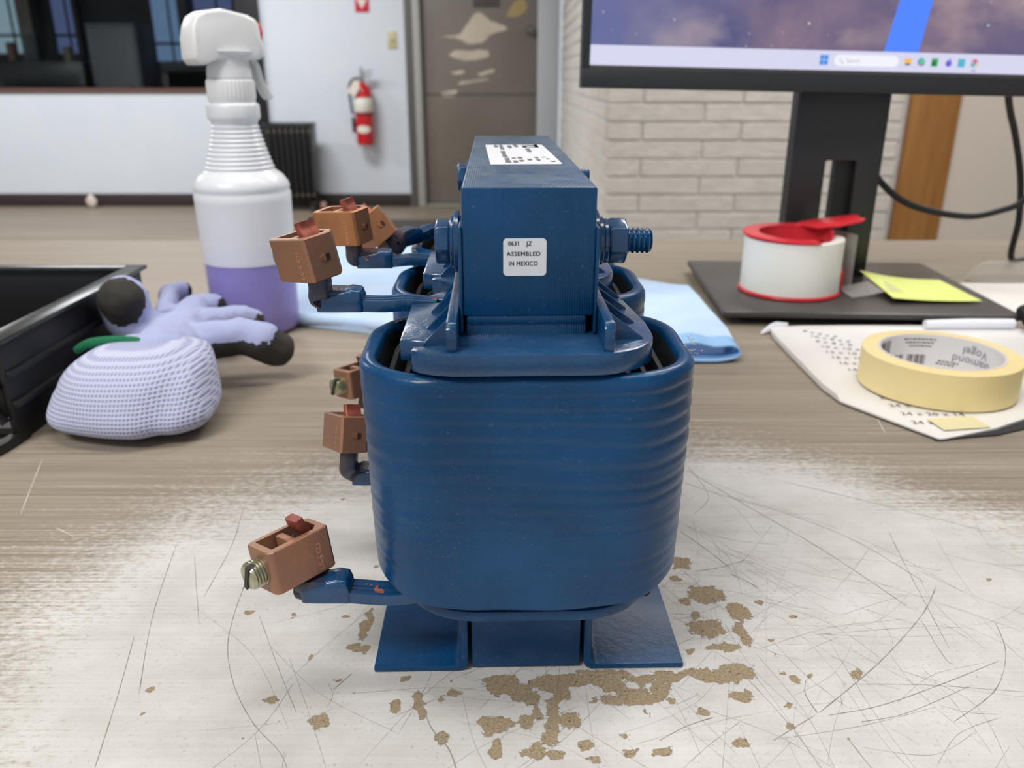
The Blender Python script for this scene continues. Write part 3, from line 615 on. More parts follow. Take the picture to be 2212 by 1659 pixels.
# copper terminals
def lug_parts(parent, mtx, mat, screw=True, tongue=True):
    hl, hw, hh, wt = .0115, .0072, .0076, .0021
    out = [(hw, hl - .0010), (hw - .0009, hl), (-hw + .0030, hl), (-hw, hl - .0036)]
    for cx, s in ((-hw + .0022, 180), (hw - .0022, 270)):
        for i in range(6):
            a = R(s + 18 * i); out.append((cx + .0022 * math.cos(a), -hl + .0022 + .0022 * math.sin(a)))
    inn = [(hw - wt, hl - .0045), (hw - wt - .0022, hl - wt - .0002), (-hw + wt + .0022, hl - wt - .0002), (-hw + wt, hl - .0045)] + [(-hw + wt, -hl + wt + .0006)] * 6 + [(hw - wt, -hl + wt + .0006)] * 6
    c = .0004
    def ring(p, z, k=0.): return [(x * (1 - k / hw), y * (1 - k / hl), z) for x, y in p]
    rings = [ring(inn, -hh), ring(out, -hh, c), ring(out, -hh + c), ring(out, hh - c), ring(out, hh, c), ring(inn, hh), ring(inn, -hh)]
    bm = xf(loft(B(), rings, True, False), mtx); bmesh.ops.remove_doubles(bm, verts=bm.verts[:], dist=.00002)
    lug = obj('lug', bm, mat, parent, smooth=28)
    d = lambda n, b, m, **k: obj(n, xf(b, mtx), m, parent, **k)
    bm = B()
    prism(bm, [(-.0016, -.0017), (.0002, -.0017), (.0002, .0008), (-.0016, .0008)], hl - .0004, hl + .0001, 'y')
    d('stamp_notch', bm, M('notch_dark', S(52, 34, 28), .6), smooth=0)
    d('stamp_burr', prism(B(), [(.0002, .0008), (.0022, .0003), (.0020, -.0009), (.0002, -.0017)], hl - .0004, hl + .00035, 'y'), COPPER2, smooth=0)
    tx = text_bm('1/0-6 CU', .0026, 0)
    xf(tx, Matrix(((0, 0, 1, hw + .00012), (0, -1, 0, hl - .0046), (1, 0, 0, -.0066), (0, 0, 0, 1))))
    d('stamped_size', tx, STAMP, smooth=0)
    if screw:
        rr = .0047; prof = [(0, -hl + .010)]; y = -hl + .009
        while y > -hl - .0034: prof += [(rr, y), (rr, y - .0004), (rr * .86, y - .0008)]; y -= .0011
        prof += [(rr * .98, -hl - .0040), (rr * .85, -hl - .0050), (0, -hl - .0052)]
        sc = d('clamp_screw', lathe(B(), prof, 24, 'y', caps=False), ZINC, smooth=25)
        sl = bx(-.0008, .0008, -hl - .0056, -hl - .0030, -.0048, .0048)
        xf(sl, Matrix.Rotation(R(28), 4, 'Y')); d('screw_slot', sl, M('slot_shadow', S(48, 46, 40), .6), smooth=0)
        d('pressure_pad', bx(-.0042, .0042, -.0022, .0008, -.0065, .0072), mat, bevel=.0006)
    if tongue:
        b = strip(B(), [(-.0002, hl - .0052, -hh + .002), (-.0002, hl - .0050, 0), (0, hl - .0054, hh - .002), (0, hl - .0072, hh + .0018), (0, hl - .0078, hh + .0044)], (1, 0, 0), .0034, .0032)
        d('tongue', b, TONGUE, smooth=30)
def terminal(name, loc, rz, padx, zpad, lug_loc, lug_th, lug_tilt, mat, sag=0., stem_h=.0105, pitch=0., root=(0, 0, 0)):
    """strap of four flattened wires with a bar pad brazed on its end, a bent stem, and a box lug on the stem"""
    mt = Matrix.Translation(loc) @ Matrix.Rotation(rz, 4, 'Z')
    tm = obj(name, B(), BLUEC, rx)          # replaced below
    bm = B(); hw = .0011
    for k in range(4):
        yy = -.0033 + .0022 * k
        zz = .0003 * ((k * 7) % 3 - 1)
        strip(bm, [(root[0], root[1] + yy * .9, root[2]), (.0, yy, .0004 + zz), (padx * .5, yy, -sag + zz), (padx - .004, yy, 0), (padx - .0150, yy, .0002)], (0, 1, 0), hw, .0040, 6)
    xf(bm, mt); me = tm.data; bmesh.ops.recalc_face_normals(bm, faces=bm.faces[:]); bm.to_mesh(me); bm.free()
    for p in me.polygons: p.use_smooth = True
    me.set_sharp_from_angle(angle=R(50))
    b = B()
    rings = []
    for x, h, w_ in ((padx + .0004, .0026, .0046), (padx - .0006, .0054, .0050), (padx - .004, .0060, .0050), (padx - .010, .0046, .0050), (padx - .0145, .0042, .0048), (padx - .0160, .0032, .0044)):
        rings.append([(x, -w_, -.0022), (x, w_, -.0022), (x, w_, h - .0012), (x, w_ - .001, h + zpad), (x, -w_ + .001, h + zpad), (x, -w_, h - .0012)])
    xf(loft(b, rings), mt)
    obj('terminal_pad', b, BLUEC, tm, bevel=.0006)
    # stem: from the pad's outer end up into the lug (in reactor coordinates)
    lm = Matrix.Translation(lug_loc) @ Matrix.Rotation(lug_tilt[0], 4, 'Y') @ Matrix.Rotation(lug_tilt[1], 4, 'X') @ Matrix.Rotation(lug_th, 4, 'Z')
    p0 = mt @ Vector((padx - .006, 0, .0022)); p1 = mt @ Vector((padx - .0135, 0, .0024))
    q = lm @ Vector((0, .0035, -.0085)); q2 = lm @ Vector((0, .0035, .004)); up = (q2 - q).normalized()
    c1 = p1 * .30 + q * .70 - up * .0030 + (mt.to_3x3() @ Vector((-.0012, 0, -.0010)))
    wd = (mt.to_3x3() @ Vector((0, 1, 0)))
    b = strip(B(), [p0, p1, c1, q, q2], wd, .0046, .0066, 8)
    obj('stem', b, STEM, tm, smooth=50)
    lug_parts(tm, lm, mat)
    return tm
U = .0235
terminal('terminal', (-.041, YC[0] + U, .1246), R(0), -.0155, 0, (-.0750, YC[0] + U, .1416), R(-135), (R(-11), 0), COPPER, .0, root=(.010, .0005, -.001))
terminal('terminal', (-.0385, YC[1] + U, .1205), R(2), -.018, 0, (-.0775, YC[1] + U - .001, .1370), R(-116), (R(-6), R(2)), COPPER2, -.0012, root=(.010, .0005, -.001))
terminal('terminal', (-.0365, YC[2] + .013, .1220), R(62), -.030, 0, (-.0705, YC[2] - .031, .1290), R(-140), (R(-36), R(0)), COPPER2, -.002, root=(.010, .001, .001))
terminal('terminal', (-.0330, YC[0] - U - .0005, .0372), R(-1), -.0265, .0005, (-.0785, YC[0] - U + .001, .0505), R(-43.8), (R(-8), R(-4)), COPPER, .0010, root=(.014, -.004, .003))
terminal('terminal', (-.0405, YC[1] - U - .003, .0362), R(0), -.0160, 0, (-.0735, YC[1] - U - .003, .0575), R(-150), (R(4), R(-18)), COPPER, 0, root=(.02, -.006, 0))
terminal('terminal', (-.0405, YC[2] - U - .001, .0345), R(0), -.024, .0, (-.0830, YC[2] - U - .001, .0480), R(-42), (R(-4), R(-4)), COPPER, .0, root=(.02, -.006, 0))
# torn paint and glue on the rim of the near coil
b = B()
for k in range(18):
    a = random.uniform(0, 6.28); p = Vector((.0535, YC[0] - .006, .1165)) + Vector((random.gauss(0, .0012), random.gauss(0, .003), random.gauss(0, .0016)))
    tube(b, [p, p + Vector((math.cos(a), .4 * math.sin(a), random.uniform(-.3, .8))) * .0013], .00011, 5, 2)
obj('frayed_fibres', b, M('fibre', S(176, 176, 150), .8), rx, smooth=0, kind='stuff')
# stickers
def rr_plate(hx, hy, r, th):
    return prism(B(), rrect(hx, hy, r, 6), 0, th)
st = obj('origin_sticker', xf(rr_plate(.0064, .0056, .0012, .00012), Matrix.Translation((-.0012, -.0001, .1497)) @ Matrix.Rotation(R(90), 4, 'X')), LABEL, rx, smooth=0)
tf = Matrix.Translation((-.0012, -.00028, .1497)) @ Matrix.Rotation(R(90), 4, 'X')
b = B()
for body, x, y, sz, sx in (('0631', -.0050, .0035, .00182, .86), ('JZ', .0004, .0035, .00182, .9), ('ASSEMBLED', -.0054, .0004, .00182, .97), ('IN MEXICO', -.0049, -.0025, .00182, .86)):
    merge(b, xf(text_bm(body, sz, 0, sx=sx, sp=1.12), Matrix.Translation((x, y, 0))))
b = xf(b, tf)
# thicken strokes a little by a second shifted copy
me_ = bpy.data.meshes.new('tmp'); b.to_mesh(me_); b2 = B(); b2.from_mesh(me_); xf(b2, Matrix.Translation((.00010, -.00001, 0))); merge(b, b2); bpy.data.meshes.remove(me_)
obj('lettering', b, INK, st, smooth=0)
# rating label on the top yoke, slightly askew, printed sideways
lm = Matrix.Translation((.0005, .110, TOPZ)) @ Matrix.Rotation(R(1.6), 4, 'Z')
rl = obj('rating_label', xf(prism(B(), rrect(.0131, .0450, .001, 4), 0, .00015), lm), LABEL, rx, smooth=0)
b = B()
def sideways(body, size, x, y, sx=1.):           # text running along the core, read from the right-hand side
    return xf(text_bm(body, size, 0, sx=sx), Matrix.Translation((x, y, .0003)) @ Matrix.Rotation(R(-90), 4, 'Z'))
for dx_ in (-.0004, -.0002, 0, .0002, .0004): merge(b, sideways('TCI', .0098, .0035 + dx_, .0428 + dx_ * .6, 1.05))
obj('lettering', xf(b, lm), INK, rl, smooth=0)
b = B(); rl_ = random.Random(11)
for x, y0, y1 in ((.0005, .030, .043), (-.0025, .024, .040), (-.0062, .018, .042), (-.0065, -.018, .010), (-.0085, .030, .043), (.0047, .004, .020), (-.0062, -.040, -.022), (-.0035, -.024, -.021), (-.0035, -.040, -.033), (-.001, -.024, -.018), (-.001, -.036, -.030), (.0023, -.032, -.026), (.0055, -.024, -.018), (.0055, -.034, -.028), (.0085, -.020, -.017), (.0095, -.028, -.024), (.0105, -.038, -.034)):
    y = y0
    while y < y1:
        d_ = rl_.uniform(.0005, .0011); wv = rl_.uniform(.0005, .0011)
        box(b, x - wv, x + wv, y, y + d_, .0002, .00028); y += d_ + .0006
obj('fine_print', xf(b, lm), INKG, rl, smooth=0)

# ================================================================ THINGS ON THE TABLE
def clear_mat(name, col, fac, rough=.05):
    m = bpy.data.materials.new(name); t = NT(m); t.b.inputs['Base Color'].default_value = col; t.b.inputs['Roughness'].default_value = rough
    tr = t.n('ShaderNodeBsdfTransparent'); mx = t.n('ShaderNodeMixShader'); mx.inputs[0].default_value = fac
    out = [n for n in t.t.nodes if n.type == 'OUTPUT_MATERIAL'][0]
    t.l(tr.outputs[0], mx.inputs[1]); t.l(t.b.outputs[0], mx.inputs[2]); t.l(mx.outputs[0], out.inputs[0]); return m
# ---- spray bottle
sb = empty('spray_bottle', (-.2145, .668, 0), R(0), label='white trigger spray bottle half full of purple liquid behind the glove', cat='bottle')
HDPE = clear_mat('milky_polyethylene', S(244, 246, 250), .80, .3)
WET = clear_mat('polyethylene_against_liquid', S(206, 202, 236), .26, .3)
prof = [(0, .0006), (.029, .0006), (.0335, .003), (.0352, .008), (.0355, .02), (.0361, .06), (.0362, .0626), (.0372, .108), (.0372, .1135), (.0364, .1145), (.0364, .1165), (.0370, .118), (.0360, .1215), (.0325, .1265), (.0285, .1295)]
n_ = 11
for i in range(n_ * 6 + 1):
    z = .1300 + (.1665 - .1300) * i / (n_ * 6); f = (z - .13) / .0365
    prof.append((.0272 - .0102 * f - .0028 * f * (1 - f) + .00055 * math.cos(2 * math.pi * i / 6), z))
prof += [(.0178, .1675), (.0195, .169), (.0198, .171), (.0198, .178), (.0190, .1800), (.0175, .181), (.0165, .1815)]
bm = lathe(B(), prof, 64, caps=False)
for f_ in bm.faces: f_.material_index = 1 if f_.calc_center_median().z < .0605 else 0
obj('body', bm, [HDPE, WET], sb, smooth=50)
LIQ = M('purple_liquid', S(132, 116, 206), .3, sub=.0)
lq = [(0, .002), (.028, .002), (.0325, .004), (.0342, .009), (.0345, .02), (.0350, .0615), (.0349, .0625), (0, .0625)]
obj('liquid', lathe(B(), lq, 48, caps=False), LIQ, sb)
cap = []
for i in range(120):
    pass
N = 144; rings = []
for r, z, k in ((.0150, .1812, 0), (.0172, .1815, 0), (.0176, .1835, 0), (.0176, .1850, 1), (.0174, .1960, 1), (.0172, .1972, 0), (.0160, .1980, 0)):
    rings.append([((r + (.00045 if (i // 2) % 2 and k else 0)) * math.cos(2 * math.pi * i / N), (r + (.00045 if (i // 2) % 2 and k else 0)) * math.sin(2 * math.pi * i / N), z) for i in range(N)])
obj('ribbed_cap', loft(B(), rings), WHITEP, sb, smooth=30)
obj('shroud_neck', lathe(B(), [(.0150, .198), (.0166, .1985), (.0163, .204), (.0152, .2085), (.0160, .214), (.02, .217)], 40), WHITEP, sb)
sh = [(-.0305, .2115), (-.0300, .226), (-.0285, .234), (-.0250, .2405), (-.0185, .2440), (-.005, .2460), (.0150, .2425), (.0215, .2395), (.0235, .236), (.0240, .226), (.0252, .222), (.0258, .2180), (.0245, .2140), (.021, .2115), (-.014, .2105), (-.022, .2075), (-.0275, .2075)]
rings = []
for y, k in ((-.0150, .90), (-.0138, .965), (-.010, 1), (.010, 1), (.0138, .965), (.0150, .90)):
    cx, cz = -.003, .226
    rings.append([(cx + (x - cx) * k - (.0022 if x > .01 else 0) * (abs(y) > .0137), y * (1.0 if z < .232 else .86), cz + (z - cz) * k) for x, z in sh])
hd = obj('sprayer_head', loft(B(), rings), WHITEP, sb, smooth=35, rot=(0, 0, R(40)), bevel=.0012)
obj('nozzle', lathe(B(), [(0, .0205), (.006, .0205), (.0078, .022), (.0078, .0262), (.0066, .0272), (0, .0272)], 8, 'x', (0, 0, .231), caps=False), M('nozzle_red', S(206, 44, 60), .4), sb, rot=(0, 0, R(40)))
tg = strip(B(), [(.014, 0, .216), (.0205, 0, .207), (.0225, 0, .198), (.0265, 0, .188), (.0300, 0, .1835)], (0, 1, 0), .0065, .0038)
obj('trigger', tg, clear_mat('translucent_trigger', S(226, 228, 228), .8, .35), sb, rot=(0, 0, R(40)))
obj('dip_tube', tube(B(), [(0, 0, .18), (.002, 0, .1), (.006, 0, .012)], .0022, 8, 4), clear_mat('dip_tube', S(230, 232, 235), .5), sb)

# ---- knit glove
def knit(name, c1, c2, sc, rot=(0, 0, 0), st=.9):
    m = bpy.data.materials.new(name); t = NT(m); v = t.co((1, 1, 1), rot)
    w1 = t.n('ShaderNodeTexWave', wave_type='BANDS', bands_direction='Z'); w1.inputs['Scale'].default_value = sc; w1.inputs['Distortion'].default_value = .6; t.l(v, w1.inputs[0])
    w2 = t.n('ShaderNodeTexWave', wave_type='BANDS', bands_direction='X'); w2.inputs['Scale'].default_value = sc * 1.1; w2.inputs['Distortion'].default_value = .6; t.l(v, w2.inputs[0])
    h = t.math('MAXIMUM', w1.outputs['Fac'], t.math('MULTIPLY', w2.outputs['Fac'], .8))
    c = t.mix(t.ramp(h, .15, .62), c2, c1); t.l(c, t.b.inputs['Base Color']); t.b.inputs['Roughness'].default_value = .9; t.b.inputs['Specular IOR Level'].default_value = .15
    t.b.inputs['Sheen Weight'].default_value = .15
    t.bump(h, st, .0012); return m
KNITC = knit('knit_cuff', S(192, 195, 220), S(140, 148, 186), 132, (0, 0, .12), .55)
KNITH = knit('knit_hand', S(178, 184, 222), S(156, 162, 204), 330, (.5, .3, .6), .35)
COAT = M('black_foam_coating', S(46, 43, 40), .8, b_scale=900, b_str=.35, n_scale=60, n_col=S(54, 51, 46))
gl = empty('work_glove', (-.23, .5, 0), label='lavender knit work glove with black coated fingertips, cuff towards the camera', cat='glove')
def capsules(chains, vox, sm=6):
    bm = B()
    for ch in chains:
        for (p, r), (q, s) in zip(ch, ch[1:]):
            p, q = Vector(p), Vector(q); n = max(2, int((q - p).length / (.35 * min(r, s))))
            for i in range(n + 1):
                t_ = i / n; m = Matrix.Translation(p.lerp(q, t_)); bmesh.ops.create_icosphere(bm, subdivisions=2, radius=r + (s - r) * t_, matrix=m)
    me = bpy.data.meshes.new('g'); bm.to_mesh(me); bm.free(); o = bpy.data.objects.new('g', me); C.objects.link(o)
    md = o.modifiers.new('r', 'REMESH'); md.mode = 'VOXEL'; md.voxel_size = vox
    s_ = o.modifiers.new('s', 'SMOOTH'); s_.iterations = sm; s_.factor = .6
    dg = bpy.context.evaluated_depsgraph_get(); dg.update()
    m2 = bpy.data.meshes.new_from_object(o.evaluated_get(dg)); b = B(); b.from_mesh(m2)
    bpy.data.objects.remove(o); bpy.data.meshes.remove(me); bpy.data.meshes.remove(m2); return b
GO = Vector((-.23, .5, 0))
def g(x, y, z): return (x + .23, y - .5, z)
chains = [
    [(g(-.222, .492, .028), .025), (g(-.230, .535, .028), .022), (g(-.237, .574, .027), .0185)],
    [(g(-.222, .530, .028), .018), (g(-.208, .534, .031), .0145), (g(-.186, .539, .034), .0130), (g(-.1715, .540, .029), .0145), (g(-.1630, .543, .0235), .0130)],
    [(g(-.234, .575, .028), .016), (g(-.2195, .589, .030), .0100), (g(-.205, .606, .028), .0095), (g(-.199, .611, .024), .0090)],
    [(g(-.240, .582, .029), .016), (g(-.2400, .606, .034), .0120), (g(-.2320, .620, .033), .0105)],
    [(g(-.245, .572, .028), .015), (g(-.262, .604, .033), .0085), (g(-.2725, .640, .038), .0080), (g(-.2690, .655, .036), .0085)],
    [(g(-.240, .552, .029), .016), (g(-.262, .553, .034), .0165), (g(-.2665, .551, .048), .0175), (g(-.2635, .544, .0585), .0165)]]
hb = capsules(chains, .0019, 4)
coat = [(g(-.2600, .524, .0600), .0225), (g(-.160, .542, .022), .0160), (g(-.224, .618, .031), .0085), (g(-.194, .608, .022), .0075), (g(-.281, .648, .038), .010), (g(-.262, .660, .034), .009)]
for f in hb.faces:
    c = f.calc_center_median(); k = 0
    for p, r in coat:
        if (c - Vector(p)).length < r + .0009 * noise.noise(c * 400): k = 1
    if c.x > .026 and c.z < .034 and f.normal.z < .22 + .1 * noise.noise(c * 300) and c.y < .075: k = 1
    if c.z < .016: k = 1
    f.material_index = k
    
for v in hb.verts: v.co += v.normal * .0012 * noise.noise(v.co * 90)
for v in hb.verts:
    if v.co.z < .0008: v.co.z = .0008
obj('hand', hb, [KNITH, COAT], gl, smooth=180)
# cuff: a folded bulging sleeve
bm = B(); bmesh.ops.create_uvsphere(bm, u_segments=64, v_segments=40, radius=1)
for v in bm.verts:
    x, y, z = v.co
    f = lambda a, p: math.copysign(abs(a) ** p, a)
    x, y, z = f(x, .66), f(y, .8), f(z, .60)
    px, py, pz = .003 + x * (.0475 - .0055 * z) - .0035 * z, -.031 + y * .040 + .012 * z, .0250 + z * .0228
    if x < 0: px -= .013 * max(0, -x) * max(0, .75 - z) * .6 - .006 * max(0, -x) ; pz -= .003 * max(0, -x - .35) * (z > 0)
    n3 = noise.noise((px * 26, py * 26, pz * 26)); px += .003 * n3; py += .003 * n3
    fold = math.exp(-((px - .032 - .25 * (pz - .03)) / .006) ** 2) * .0035
    py += fold
    v.co = (px, py, max(pz, .0010))
obj('cuff', bm, KNITC, gl, smooth=180)
obj('hem', tube(B(), [(-.0400, -.014, .0405), (-.031, -.015, .0452), (-.0165, -.016, .0472), (-.002, -.016, .0468), (.0075, -.017, .0445)], [.0026, .0031, .0032, .0031, .0024], 10), M('green_hem', S(22, 112, 76), .9, b_scale=900, b_str=.8), gl)
obj('stitch_tag', bx(.0085, .0145, -.019, -.0165, .043, .0485), M('cream_stitch', S(222, 212, 178), .8), gl, smooth=0)

# ---- black stacking bin at the far left
cr = empty('storage_bin', (0, 0, 0), label='black plastic storage bin with a flat rim at the left edge of the table', cat='bin')
x0, x1, y0, y1, H_ = -.62, -.285, .436, .6225, .064
bm = B(); box(bm, x1 - .004, x1, y0, y1, .001, H_ - .003)
obj('side_wall', bm, BLACKP, cr, bevel=.0008)
obj('side_wall', bx(x0, x0 + .004, y0, y1, .001, H_ - .003), BLACKP, cr, bevel=.0008)
obj('back_wall', bx(x0 + .004, x1 - .004, y1 - .004, y1, .001, H_ - .003), BLACKP, cr, bevel=.0008)
obj('front_wall', bx(x0 + .004, x1 - .004, y0, y0 + .004, .016, H_ - .003), BLACKP, cr, bevel=.0008)
obj('bottom', bx(x0 + .004, x1 - .004, y0 + .004, y1 - .004, .004, .008), BLACKP, cr, smooth=0)
rim = B()
for a in ((x1 - .010, x1 + .004, y0 - .004, y1 + .004), (x0 - .004, x0 + .010, y0 - .004, y1 + .004), (x0 + .010, x1 - .010, y1 - .008, y1 + .004), (x0 + .010, x1 - .010, y0 - .004, y0 + .008)):
    box(rim, a[0], a[1], a[2], a[3], H_ - .003, H_)
obj('rim', rim, BLACKG, cr, bevel=.0008)
obj('rib', bx(x1, x1 + .0035, y0, y1, .040, .044), BLACKP, cr, bevel=.0006); obj('rib', bx(x1, x1 + .0035, y0, y1, .022, .026), BLACKP, cr, bevel=.0006)
for i in range(5):
    xx = x1 - .004 - i * .03
    bm = B(); strip(bm, [(xx, y0 - .003, .014), (xx - .014, y0 - .003, .036), (xx - .028, y0 - .003, .058)], (0, 1, 0), .003, .0024, 2); obj('lattice_rib', bm, BLACKP, cr)
    bm = B(); box(bm, xx - .028, xx, y0 - .004, y0, .034, .0365); obj('lattice_rib', bm, BLACKP, cr, smooth=0)
for p in (((x1 - .002, y0 + .01, .0032), (-.290, .418, .0032), (-.302, .395, .0032)), ((-.291, .448, .0032), (-.312, .470, .0032), (-.335, .488, .0032))):
    obj('foot_strut', strip(B(), p, (0, 0, 1), .003, .006, 4), BLACKP, cr)

# ---- blue wiping cloth, folded
def rowsheet(rows, zf, nx_=28, sub=4, z0=.0004):
    """closed thin solid over a shape given as rows (y, x_left, x_right)"""
    R_ = []
    for a, b in zip(rows, rows[1:]):
        for i in range(sub): R_.append(tuple(a[k] + (b[k] - a[k]) * i / sub for k in range(3)))
    R_.append(rows[-1]); bm = B(); top = []; bot = []
    for y, l, r in R_:
        top.append([bm.verts.new((l + (r - l) * i / nx_, y, zf(l + (r - l) * i / nx_, y))) for i in range(nx_ + 1)])
        bot.append([bm.verts.new((l + (r - l) * i / nx_, y, z0)) for i in range(nx_ + 1)])
    for j in range(len(R_) - 1):
        for i in range(nx_):
            bm.faces.new((top[j][i], top[j][i + 1], top[j + 1][i + 1], top[j + 1][i])); bm.faces.new((bot[j][i], bot[j + 1][i], bot[j + 1][i + 1], bot[j][i + 1]))
        bm.faces.new((top[j][0], top[j + 1][0], bot[j + 1][0], bot[j][0])); bm.faces.new((top[j][nx_], bot[j][nx_], bot[j + 1][nx_], top[j + 1][nx_]))
    for i in range(nx_):
        bm.faces.new((top[0][i + 1], top[0][i], bot[0][i], bot[0][i + 1])); bm.faces.new((top[-1][i], top[-1][i + 1], bot[-1][i + 1], bot[-1][i]))
    return bm
CLOTH = M('light_blue_wipe', S(178, 206, 240), .85, n_scale=26, n_col=S(196, 216, 240), n_amt=.7, b_scale=500, b_str=.25)
cl = empty('wiping_cloth', (0, 0, 0), label='light blue folded wiping cloth lying behind the reactor', cat='cloth')
rows = [(.592, .110, .160), (.612, .02, .172), (.640, -.085, .174), (.678, -.186, .174), (.79, -.222, .172), (.80, -.226, .150), (.84, -.24, .105), (.95, -.268, -.02), (1.015, -.276, -.11)]
obj('cloth', rowsheet(rows, lambda x, y: .0085 + .0025 * noise.noise((x * 14, y * 14, 3)) + .0012 * noise.noise((x * 40, y * 30, 7)), 40, 5), CLOTH, cl, smooth=60, bevel=0)
ed = [(-.184, .676, .0080), (-.13, .662, .0068), (-.08, .640, .0080), (.02, .612, .0075), (.110, .592, .0065)]
obj('folded_edge', tube(B(), ed, [.005, .0045, .006, .0045, .0062], 12), CLOTH, cl)
loop = [(.118, .589, .0030), (.150, .589, .0022), (.1655, .591, .0040), (.170, .592, .0080), (.164, .592, .0130), (.150, .592, .0125), (.135, .592, .0155), (.118, .592, .0118)]
b = B(); st_ = strip(b, loop, (.05, 1, 0), .012, .0016, 8); obj('rolled_corner', b, M('cloth_blue_edge', S(150, 192, 236), .8), cl)

# ---- monitor on its stand
mo = empty('monitor', (.3085, .774, 0), R(-3.0), label='black desktop monitor with a purple nebula desktop on a flat stand', cat='monitor')
bm = prism(B(), rrect(.124, .1045, .004, 5), .0075, .0125); obj('base_plate', bm, MONBASE, mo, bevel=.0012)
obj('base_foot', prism(B(), rrect(.108, .088, .01, 5), .0003, .0075), MONB, mo, bevel=.001)
cw = .0425
nb = B()
cy = .050
# neck with a cable slot
prism(nb, [(-cw, .0125), (-.010, .0125), (-.010, .124), (.0185, .124), (.0185, .0125), (cw, .0125), (cw, .30), (-cw, .30)], cy - .012, cy + .012, 'y')
obj('neck', nb, MONB, mo, bevel=.0015)
obj('slot_liner', bx(.0025, .0185, cy - .002, cy + .011, .0125, .124), M('slot_liner_black', S(18, 18, 20), .5), mo, smooth=0)
pn = bpy.data.objects.new('panel', None)
bm = B(); PW, PB_, PT = .2535, .1858, .511
box(bm, -PW, PW, 0, .012, PB_, PT); 
pm = Matrix.Translation((.003, -.006, 0)) @ Matrix.Rotation(R(8.0), 4, 'Z') @ Matrix.Translation((0, 0, PB_)) @ Matrix.Rotation(R(1.15), 4, 'Y') @ Matrix.Rotation(R(-3), 4, 'X') @ Matrix.Translation((0, 0, -PB_))
cab_ = obj('casing', xf(bm, pm), MONB, mo, bevel=.0012)
bm = B(); box(bm, -.17, .17, .012, .032, PB_ + .03, PT - .06); obj('rear_housing', xf(bm, pm), MONB, mo, bevel=.006)
fz = -.0022
bm = B()
SX0, SX1, SZ0, SZ1 = -PW + .0066, PW - .0066, PB_ + .0180, PT - .0070
for a in ((-PW, PW, PB_, PB_ + .0152), (-PW, SX0, PB_ + .0152, PT), (SX1, PW, PB_ + .0152, PT), (SX0, SX1, SZ1, PT)): box(bm, a[0], a[1], fz, .0, a[2], a[3])
obj('bezel', xf(bm, pm), MONB, mo, bevel=.0006)
obj('bezel_lip', xf(bx(SX0, SX1, -.0012, .0, PB_ + .0152, SZ0), pm), M('bezel_lip_grey', S(70, 66, 66), .35), mo, smooth=0)
sm_ = bpy.data.materials.new('nebula_screen'); t = NT(sm_); v = t.co()
c = t.mix(t.ramp(t.noise(v, 9, 5, .6), .35, .66), S(74, 76, 128), S(146, 122, 142))
c = t.mix(t.ramp(t.noise(t.co((1, 1, 1.6), (.3, 0, .8)), 6, 4, .6), .52, .72), c, S(196, 172, 166))
c = t.mix(t.ramp(t.noise(t.co((.9, 1, .8), (0, .4, 0)), 7, 3), .55, .75), c, S(52, 58, 122))
sx_ = t.n('ShaderNodeSeparateXYZ'); t.l(v, sx_.inputs[0])
gx = t.n('ShaderNodeMapRange'); t.l(sx_.outputs[0], gx.inputs[0]); gx.inputs[1].default_value = -.25; gx.inputs[2].default_value = -.09; gx.inputs[3].default_value = .75; gx.inputs[4].default_value = 0
c = t.mix(gx.outputs[0], c, S(92, 112, 176))
stars = t.ramp(t.noise(v, 230, 1, .4), .76, .80); c = t.mix(stars, c, S(235, 230, 225))
t.l(c, t.b.inputs['Emission Color']); t.b.inputs['Emission Strength'].default_value = .62; t.b.inputs['Base Color'].default_value = (.01, .01, .01, 1); t.b.inputs['Roughness'].default_value = .35
scn = obj('screen', xf(bx(SX0, SX1, -.0008, .0, SZ0, SZ1), pm), sm_, mo, smooth=0)
TB = .0160
tbm = emit('taskbar_glow', S(214, 214, 240), .72)
tk = obj('taskbar', xf(bx(SX0, SX1, -.0010, -.0007, SZ0, SZ0 + TB), pm), tbm, mo, smooth=0)
rb = bpy.data.materials.new('blue_ribbon'); t = NT(rb); v = t.co()
t.b.inputs['Base Color'].default_value = (.01, .01, .01, 1)
t.b.inputs['Emission Color'].default_value = S(70, 122, 238); t.b.inputs['Emission Strength'].default_value = .85
rz0 = SZ0 + TB
obj('ribbon', xf(prism(B(), [(.0105, rz0), (.0420, rz0), (.0495, rz0 + .05), (.063, rz0 + .14), (.09, rz0 + .26), (.066, rz0 + .26), (.036, rz0 + .14), (.020, rz0 + .05)], -.0010, -.0008, 'y'), pm), rb, mo, smooth=0)
def icon(n, parts):
    for q, (poly, col) in enumerate(parts):
        obj(n, xf(prism(B(), poly, -.00125 - .0001 * q, -.00105 - .0001 * q, 'y'), pm), emit(n, col, .75), tk, smooth=0)
def sq(x, z, a, b=None): b = b or a; return [(x - a, z - b), (x + a, z - b), (x + a, z + b), (x - a, z + b)]
def ci(x, z, r, a0=0, a1=360, n=16): return [(x + r * math.cos(R(a0 + (a1 - a0) * i / n)), z + r * math.sin(R(a0 + (a1 - a0) * i / n))) for i in range(n + (a1 - a0 < 360))]
zc = SZ0 + TB * .52; ix = -.0425
icon('start_icon', [(sq(ix + dx * .0019, zc + dz * .0021, .0017, .0019), S(52, 140, 226)) for dx in (-1, 1) for dz in (-1, 1)])
icon('search_pill', [([(-.0040 + p[0], zc + p[1]) for p in rrect(.0290, .0046, .0044, 6)], S(238, 238, 248))])
